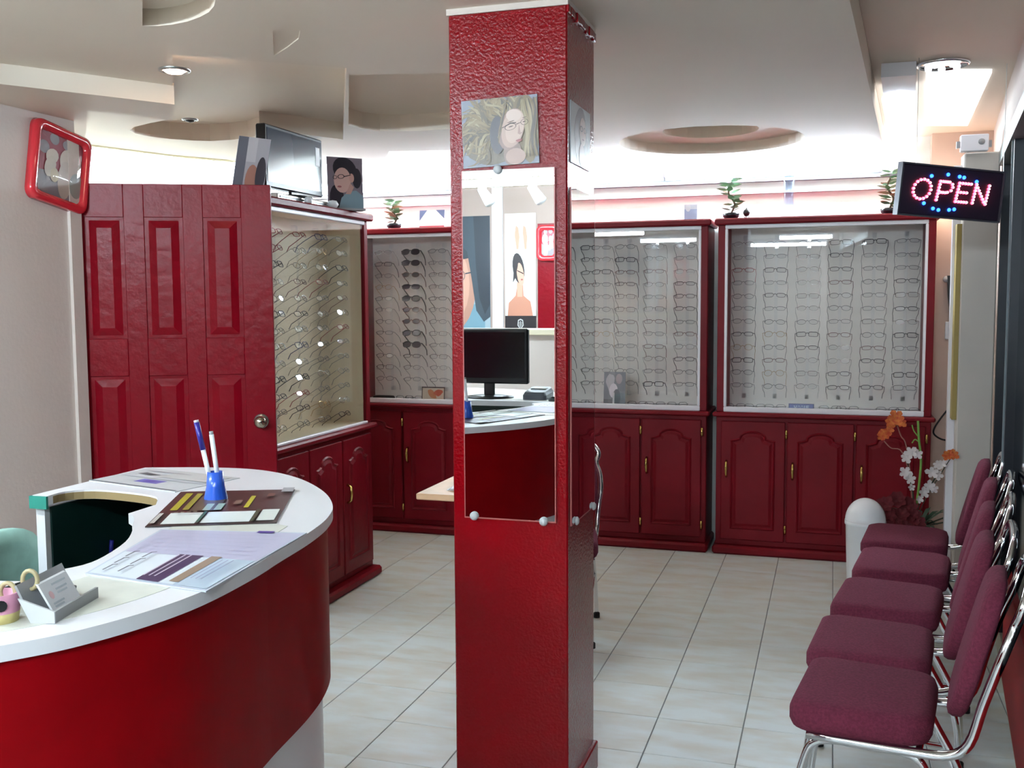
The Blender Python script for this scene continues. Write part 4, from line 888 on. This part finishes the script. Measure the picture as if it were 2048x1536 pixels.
P = [fp(1836, 842), fp(1838, 880), fp(1842, 920), fp(1838, 970)]; stem([tuple(v) for v in P]+[tuple(base_)], .0058, LIME)
stem([tuple(fp(1824, 850)), tuple(fp(1828, 862)), tuple(fp(1837, 874))], .003, LIME); stem([tuple(fp(1824, 886)), tuple(fp(1830, 879)), tuple(fp(1838, 884))], .003, LIME)
stem([tuple(fp(1794, 850)), tuple(fp(1802, 872)), tuple(fp(1812, 890)), tuple(fp(1822, 960)), tuple(base_)], .003, PINKST)
stem([tuple(fp(1768, 882)), tuple(fp(1782, 896)), tuple(fp(1804, 904)), tuple(fp(1820, 960)), tuple(base_)], .003, PINKST)
for k, (px, py, r_) in enumerate(((1793, 838, .042), (1784, 846, .032), (1802, 846, .03), (1770, 870, .034), (1764, 872, .026), (1778, 862, .024), (1895, 912, .03), (1906, 911, .03))):
    flower('orange_flower', fp(px, py, 5.40), r_, ORP, 6, Vector((-.1, -1, .5)), .5, k+20)
stem([tuple(fp(1902, 915)), tuple(fp(1880, 950)), tuple(fp(1850, 1000)), tuple(base_)], .002, LEAF)
for k in range(26):
    an = rf.random()*2*pi; el_ = .2+.9*rf.random(); L_ = .10+.10*rf.random(); d_ = Vector((cos(an)*.8+.25, sin(an)*.5-.1, el_*.8)).normalized(); s_ = d_.cross(Vector((0, 0, 1))).normalized()
    b0 = base_+Vector((.02, 0, 0)); g = G(); g.smooth = True
    V = [b0, b0+d_*L_*.4+s_*.012, b0+d_*L_*.75+s_*.014, b0+d_*L_-Vector((0, 0, .02)), b0+d_*L_*.75-s_*.014, b0+d_*L_*.4-s_*.012]
    g.add([tuple(v) for v in V], [(0, 1, 5), (1, 2, 4, 5), (2, 3, 4)]); obj('leaf', g, LEAF, t)

# ------------------------------------------------------------------ OPEN sign
TLc = UY(1812, 327, 4.3); TR = UY(2012, 345, 4.55); BR = UY(1996, 443, 4.55); BL = UY(1796, 426, 4.3)
wS = (TR-TLc).length; hS = (TLc-BL).length
Ms = Mx(tuple(BL), tuple(BR-BL), tuple(TLc-BL)); wS = (BR-BL).length
t = thing('open_sign', 'black LED sign reading OPEN in red dots, hanging by the shopfront', 'sign'); t.matrix_basis = Ms
Lk = dict(parent=t, local=True)
obj('housing', G().box(0, wS, 0, .022, 0, hS, .004), mat('sign_face', (54, 46, 62), .3), **Lk)
g = G(); e_ = .006; g.box(-e_, wS+e_, -.004, .026, -e_, 0); g.box(-e_, wS+e_, -.004, .026, hS, hS+e_); g.box(-e_, 0, -.004, .026, 0, hS); g.box(wS, wS+e_, -.004, .026, 0, hS); obj('rim', g, mat('sign_rim', (96, 98, 108), .35, .3), **Lk)
def seg(p, q_, st_): 
    n_ = max(1, round(hypot((q_[0]-p[0])*2, q_[1]-p[1])/st_)); return [(p[0]+(q_[0]-p[0])*k/n_, p[1]+(q_[1]-p[1])*k/n_) for k in range(n_+1)]
shr = lambda x, y: (x+.06*(y-.5), y)
letters = {'o': [(.20+.085*cos(2*pi*k/16), .52+.20*sin(2*pi*k/16)) for k in range(16)],
    'p': seg((.36, .33), (.36, .71), .062)+seg((.385, .71), (.45, .71), .05)+[(.482, .67), (.492, .61), (.482, .54), (.45, .50)]+seg((.43, .49), (.385, .49), .05),
    'e': seg((.55, .33), (.55, .71), .062)+seg((.58, .71), (.665, .71), .05)+seg((.58, .525), (.64, .525), .05)+seg((.58, .33), (.66, .33), .05),
    'n': seg((.72, .33), (.72, .71), .062)+seg((.738, .65), (.83, .37), .07)+seg((.85, .33), (.85, .71), .062)}
for L0, pts in letters.items():
    g = G(); g.smooth = True
    for x, y in pts:
        x, y = shr(x, y); 
        g.use(LEDR); g.lathe([(.0064, 0), (.006, -.004), (.0042, -.007)], (x*wS, -.001, y*hS), 8, axis='y', cap=False); g.use(LEDRC); g.lathe([(.0048, -.0065), (.003, -.009), (0, -.0095)], (x*wS, -.001, y*hS), 8, axis='y')
    obj('letter', g, None, **Lk)
for x, y in ((.28, .80), (.44, .86), (.555, .84), (.60, .83), (.73, .77), (.235, .24), (.33, .15), (.385, .13), (.49, .15), (.54, .17)):
    g = G(); g.smooth = True; g.lathe([(.0075, 0), (.007, -.004), (.004, -.008), (0, -.009)], (x*wS, -.001, y*hS), 8, axis='y'); obj('blue_led', g, LEDB, **Lk)
for u in (.1, .97):
    p_ = Vector(BL).lerp(Vector(BR), u)+(TLc-BL)
    obj('hanging_wire', G().tube([tuple(Ms.inverted() @ p_), tuple(Ms.inverted() @ Vector((p_.x, p_.y, 2.431)))], .0012, 5), STEEL, **Lk)

# ------------------------------------------------------------------ bits on the right wall
def yr(px, py, y, nm, lab, cat, boxes):
    pass
c = UY(1948, 287, 5.4)
t = thing('junction_box', 'white electrical box at the top of the pier by the shopfront', 'electrical box', (c.x, 5.42, c.z))
obj('box_body', G().box(c.x-.062, c.x+.062, 5.37, 5.419, c.z-.04, c.z+.04, .004), WTRIM, t); g = G(); g.smooth = True; g.lathe([(0, -.004), (.014, -.003), (.015, 0)], (c.x+.03, 5.37, c.z+.004), 12, axis='y'); obj('knockout', g, GREY, t)
for s_ in (-1, 1): obj('clip', G().box(c.x+s_*.07-.008, c.x+s_*.07+.008, 5.39, 5.419, c.z-.02, c.z+.012), GREY, t)
c = UY(1948, 290, 5.4)
c = UY(1907, 590, 6.2)
t = thing('wall_phone', 'black slim handset hanging on the peach wall by the pier', 'handset', (c.x-.03, 6.29, c.z))
g = G(); g.loft([[(c.x-.028+.01*k, 6.26, z), (c.x+.02, 6.26, z), (c.x+.02, 6.299, z), (c.x-.028+.01*k, 6.299, z)] for k, z in ((0, c.z+.11), (.6, c.z), (2, c.z-.12))]); obj('handset', g, BLACK, t)
g = G(); g.smooth = True; g.lathe([(0, -.02), (.018, -.012), (.02, 0)], (c.x-.03, 6.29, c.z+.09), 10, axis='y'); obj('hook', g, LGREY, t)
c = UY(1905, 662, 6.2)
t = thing('wall_switch', 'white wall switch below the black handset', 'switch', (c.x, 6.29, c.z))
obj('plate', G().box(c.x-.03, c.x+.02, 6.288, 6.3, c.z-.05, c.z+.05, .003), WHITEP, t); obj('rocker', G().box(c.x-.015, c.x+.005, 6.282, 6.288, c.z-.018, c.z+.018, .002), WHITEP, t)
g = G(); g.smooth = True; g.tube(bez([tuple(UY(px, py, 6.27)) for px, py in ((1912, 790), (1898, 815), (1882, 836), (1869, 856), (1868, 868), (1882, 878), (1900, 881), (1914, 880))], 5), .005, 7)
o = obj('power_cable', g, BLACK, label='black cable looping out of the wall beside the right display cabinet', category='cable')

# ------------------------------------------------------------------ things on top of the cabinets
ZT = 1.968
def bonsai(px, pyb, top, lab, y=6.12, seed=0):
    b0 = UY(px, pyb, y); t = thing('potted_plant', lab, 'plant', (b0.x, y, ZT), group='small artificial plants on the cabinets'); rr = random.Random(seed); X = b0.x
    g = G(); g.smooth = True; g.lathe([(0, 0), (.03, 0), (.045, .012), (.05, .028), (.044, .036), (.03, .034), (0, .032)], (X, y, ZT), 20); obj('pot', g, mat('black_bowl', (26, 28, 36), .25), t)
    hh = top; P = [(X, y, ZT+.03), (X+.02, y, ZT+.03+hh*.3), (X-.015, y, ZT+.03+hh*.6), (X+.0, y, ZT+hh)]
    g = G(); g.smooth = True; g.tube(bez(P, 5), .006, 6); obj('stem', g, mat('brown_stem', (96, 74, 56), .8), t)
    lm = [mat('plant_green', (84, 124, 88), .6), mat('plant_pale_green', (140, 172, 148), .6), mat('plant_reddish', (168, 118, 96), .6)]
    for k in range(34):
        f_ = k/33; zc = ZT+.035+hh*(.06+.94*f_); an = rr.random()*2*pi; L_ = .044+.026*rr.random(); d_ = Vector((cos(an), sin(an)*.7, -.1+.5*rr.random())).normalized(); s_ = d_.cross(Vector((0, .3, 1))).normalized()
        c_ = Vector((X+.012*sin(f_*7), y, zc)); V = [c_, c_+d_*L_*.4+s_*L_*.32, c_+d_*L_*.8+s_*L_*.22, c_+d_*L_*1.1, c_+d_*L_*.8-s_*L_*.22, c_+d_*L_*.4-s_*L_*.32]
        g = G(); g.add([tuple(v) for v in V], [(0, 1, 5), (1, 2, 4, 5), (2, 3, 4)]); obj('leaf', g, lm[rr.choices((0, 1, 2), (6, 4, 2))[0]], t)
bonsai(1462, 426, .20, 'little artificial plant in a black bowl on the right cabinet, left end', seed=1)
bonsai(1779, 412, .20, 'little artificial plant beside the OPEN sign on the right cabinet', seed=2)
bonsai(788, 447, .15, 'little artificial plant on the far left corner cabinet', seed=3)
c = UY(1493, 424, 6.12); t = thing('small_ornament', 'tiny black round ornament on three feet beside the left plant', 'ornament', (c.x, 6.12, ZT))
g = G(); g.smooth = True; g.lathe([(0, .012), (.014, .018), (.021, .034), (.016, .05), (.006, .055), (.005, .062), (0, .064)], (c.x, 6.12, ZT), 16); obj('bowl', g, BLACK, t)
for k in range(3): a = 2*pi*k/3+.5; obj('foot', G().tube([(c.x+.006*cos(a), 6.12+.006*sin(a), ZT+.018), (c.x+.02*cos(a), 6.12+.02*sin(a), ZT+.001)], .002, 5), BLACK, t)
c = UY(1577, 420, 6.14); t = thing('glass_vase', 'tall clear glass vase on the right cabinet', 'vase', (c.x, 6.14, ZT))
g = G(); g.smooth = True; g.lathe([(0, 0), (.035, 0), (.04, .02), (.028, .1), (.03, .2), (.045, .26), (.04, .26), (.026, .2), (.024, .1), (.034, .02), (0, .01)], (c.x, 6.14, ZT), 20, cap=False); obj('vase_body', g, glassmat('vase_glass', (236, 242, 250), 1.5), t)
def stand_pic(name, lab, px0, px1, y, hgt, layers, base, z=ZT, lean=.12):
    x0 = UY(px0, 430, y).x; x1 = UY(px1, 430, y).x
    return picture(name, lab, 'display card', Mx((x0, y, z+.0005), (1, 0, 0), (0, lean, 1)), x1-x0, hgt, layers, base=base)
stand_pic('display_card', 'card with a red base strip and pale figure on the corner cabinet', 838, 888, 6.12, .115, [((236, 240, 246), R4(0, 1, 0, 1)), ((110, 126, 170), [(0, 1), (.3, 1), (0, .4)]), ((110, 126, 170), [(1, 1), (.65, 1), (1, .5)]), ((206, 96, 116), R4(0, 1, 0, .12))], (236, 240, 246))
stand_pic('display_card', 'pale blue display card on top of the middle cabinet', 1368, 1394, 6.12, .095, [((170, 196, 232), R4(0, 1, 0, .7)), ((224, 236, 250), blob(.3, .8, .2, .25))], (214, 230, 246))

# things standing inside the cases
ZC = .85
def card_in(px0, px1, pyt, pyb, y, lab, layers, base, z=ZC, cat='display card', name='display_card'):
    a_ = UY(px0, pyb, y); b__ = UY(px1, pyb, y); h_ = UY(px0, pyt, y).z-a_.z
    return picture(name, lab, cat, Mx((a_.x, y, z+.0005), (1, 0, 0), (0, .1, 1)), b__.x-a_.x, h_, layers, base=base)
card_in(1577, 1628, 803, 818, 6.10, 'blue name card with pale letters on the floor of the right case', [((74, 84, 156), R4(.04, .96, .1, .92))]+[((172, 186, 214), q_) for q_ in ([(.2, .75), (.24, .75), (.27, .4), (.30, .75), (.34, .75), (.29, .25), (.25, .25)], ringp(.41, .5, .045, .26, .35), ringp(.53, .5, .045, .26, .35), [(.61, .25), (.61, .76), (.65, .76), (.65, .25)], R4(.69, .73, .25, .76), R4(.73, .80, .25, .36), R4(.73, .79, .45, .56), R4(.73, .80, .65, .76))], (30, 36, 104))
card_in(1718, 1753, 813, 820, 6.10, 'flat dark name plate lying in the right case', [((60, 70, 90), R4(.08, .92, .35, .6))], (16, 22, 40))
card_in(1207, 1250, 738, 806, 6.12, 'small upright photo card of a kneeling couple in the middle case', [((96, 90, 100), R4(0, 1, 0, 1)), ((170, 160, 166), blob(.3, .7, .2, .25, 14, 0, .3)), ((206, 196, 204), blob(.45, .45, .2, .22, 12)), ((50, 44, 56), blob(.6, .25, .18, .25)), ((150, 130, 130), blob(.7, .8, .15, .15)), ((44, 42, 50), R4(0, .4, 0, .2)), ((196, 186, 190), R4(.42, .5, .02, .4))], (90, 86, 96))
card_in(843, 889, 768, 797, 6.12, 'small card with an orange butterfly shape in the corner case', [((206, 196, 178), R4(.04, .96, .05, .92)), ((196, 128, 84), blob(.45, .5, .14, .36, 12, .4, .3)), ((190, 96, 70), blob(.72, .6, .18, .24, 12, -.4, .3)), ((60, 50, 50), R4(0, 1, .92, 1))], (90, 80, 76))
def case_(px0, px1, py, y, lab):
    a_ = UY(px0, py, y); b__ = UY(px1, py, y); t = thing('glasses_case', lab, 'glasses case', ((a_.x+b__.x)/2, y, ZC)); w_ = (b__.x-a_.x)/2; cx_ = (a_.x+b__.x)/2
    g = G(); g.smooth = True; g.loft([[(cx_+dx_*w_, y+s_*.022*cos(a), ZC+.018+s_*.017*sin(a)) for a in [2*pi*k/10 for k in range(10)]] for dx_, s_ in ((-1, .5), (-.9, .9), (-.5, 1), (.5, 1), (.9, .9), (1, .5))]); obj('shell', g, BLACK, t)
case_(747, 789, 790, 6.12, 'long black glasses case lying in the corner case'); case_(1163, 1190, 802, 6.12, 'black glasses case lying at the left of the middle case')
fold = G(); fold.smooth = True
for s_ in (-1, 1): fold.tube([(x, 0, z+.016) for x, _, z in rim(s_*.034, .05, .028, .6)], .0016, 4, closed=True)
fold.tube([(-.01, 0, .018), (.01, 0, .018)], .0016, 4); fold.tube([(-.066, .004, .02), (.05, .012, .006)], .0016, 4); fold.tube([(.066, .004, .02), (-.05, .016, .006)], .0016, 4)
fo = None
for k, (px, wh) in enumerate([(1470, 'right'), (1510, 'right'), (1550, 'right'), (1660, 'right'), (1695, 'right'), (1775, 'right'), (1815, 'right'), (1275, 'middle'), (1310, 'middle'), (1355, 'middle'), (810, 'corner'), (828, 'corner')]):
    x = UY(px, 815, 6.14).x
    if fo is None: fo = obj('folded_spectacles', fold, FM['grey'], local=True); o = fo
    else: o = fo.copy(); COL.objects.link(o)
    o.location = (x, 6.14, ZC+.002); tag(o, 'folded spectacles lying on the floor of the %s case at %s' % (wh, ['far left', 'left', 'left of the blue card', 'right of the blue card', 'the middle right', 'right', 'far right', 'the left', 'the middle', 'the right', 'the left', 'beside the butterfly card'][k]), 'glasses', 'folded spectacles on the case floors')

# left cabinet top: monitor, stand, pictures
Mb = UX(532, 366, -2.47); Mb2 = UX(646, 388, -2.47)
wM = abs(Mb2.y-Mb.y); ang = pi/2
t = thing('television_stand', 'flat grey metal box under the old monitor on the left cabinet', 'box', (-2.5, (Mb.y+Mb2.y)/2, ZT))
ym = (Mb.y+Mb2.y)/2
obj('box_body', G().box(-2.62, -2.42, ym-.26, ym+.27, ZT, ZT+.03, .005), mat('silver_box', (206, 204, 196), .25, .5), t); obj('front_strip', G().box(-2.419, -2.416, ym-.24, ym+.2, ZT+.012, ZT+.02), BLACK, t)
mo = monitor('old_monitor', 'black monitor with a white sticker on top of the left cabinet', (-2.47, ym), wM, .285, ang, ZT+.03, .028, .05, mat('screen_blue_grey', (52, 62, 78), .18, coat=.5))
obj('sticker', G().box(wM/2-.075, wM/2-.035, -.0035, -.002, .028+.15, .028+.24, .0005), WHITEP, mo, local=True)
g = G(); g.smooth = True; g.tube(bez([(-wM/2+.0, .04, .16), (-wM/2-.03, .05, .15), (-wM/2-.045, .05, .10), (-wM/2-.02, .05, .0)], 5), .003, 6); obj('cable', g, BLACK, mo, local=True)
g = G(); g.smooth = True; bl = UX(630, 383, -2.41); g.lathe([(0, 0), (.02, .002), (.03, .018), (.02, .036), (0, .04)], (-2.40, ym+.24, ZT+.0), 16); o = obj('white_bulb', g, WHITEP, label='small white bulb lying at the right end of the grey box', category='bulb')
g = G(); g.smooth = True; g.lathe([(0, 0), (.016, .002), (.02, .016), (.014, .03), (0, .034)], (-2.395, ym-.02, ZT), 14); o = obj('white_bulb', g, WHITEP, label='small white bulb lying in front of the grey box', category='bulb')
man = [((124, 112, 122), R4(0, 1, 0, 1)), ((36, 32, 42), blob(.5, .76, .34, .24, 20, -.2)), ((40, 36, 46), blob(.83, .6, .13, .2)), ((40, 34, 44), blob(.25, .2, .2, .26)), ((120, 142, 152), [(.3, 0), (.38, .2), (.55, .32), (.8, .36), (1, .25), (1, 0)]), ((196, 158, 150), blob(.42, .55, .24, .25, 20, -.3)), ((188, 146, 136), blob(.68, .6, .07, .09)), ((182, 142, 132), [(.5, .28), (.64, .5), (.74, .42), (.64, .28)]), ((44, 36, 42), ringp(.38, .62, .1, .045, .25, 12, .1)), ((44, 36, 42), ringp(.21, .6, .06, .04, .25, 12, .1)), ((44, 36, 42), [(.47, .63), (.66, .67), (.66, .655), (.47, .61)]), ((150, 90, 92), blob(.33, .42, .06, .02))]
a_ = UX(656, 396, -2.42); b__ = UX(728, 406, -2.42)
pm = UX(656, 312, -2.42); y0_ = 4.66
a_ = UY(656, 398, 4.72); b__ = UY(727, 408, 4.86)
picture('display_card', 'portrait card of a dark-haired person in glasses right of the old monitor', 'display card', Mx((a_.x, a_.y, ZT+.012), (b__.x-a_.x, b__.y-a_.y, 0), (0, .06, 1)), hypot(b__.x-a_.x, b__.y-a_.y), UY(656, 312, 4.72).z-ZT-.012, man, base=(120, 112, 122))
t = thing('card_stand', 'low grey stand under the portrait card on the left cabinet', 'stand', (a_.x, a_.y, ZT)); mdx = (a_+b__)/2
g = G(); ud_ = (b__-a_); ud_.z = 0; Lc = ud_.length; ud_.normalize(); vd_ = Vector((-ud_.y, ud_.x, 0))
q4 = [a_+vd_*-.03, a_+ud_*Lc-vd_*.03, a_+ud_*Lc+vd_*.04, a_+vd_*.04]; g.prism([(v.x, v.y) for v in q4], ZT+.0005, ZT+.011); obj('base', g, GREY, t)
lc_ = [((196, 196, 204), R4(0, 1, 0, 1)), ((120, 124, 136), R4(0, .3, 0, 1)), ((190, 140, 124), blob(.55, .3, .2, .26)), ((84, 80, 88), blob(.82, .4, .16, .3)), ((216, 216, 222), R4(.3, .6, .6, 1))]
a_ = UX(512, 362, -2.5)
picture('display_card', 'tilted picture card leaning left of the old monitor', 'display card', Mx((-2.56, 3.985, ZT+.001), (.45, .9, 0), (.25, -.24, 1)), .16, .27, lc_, base=(196, 196, 204))
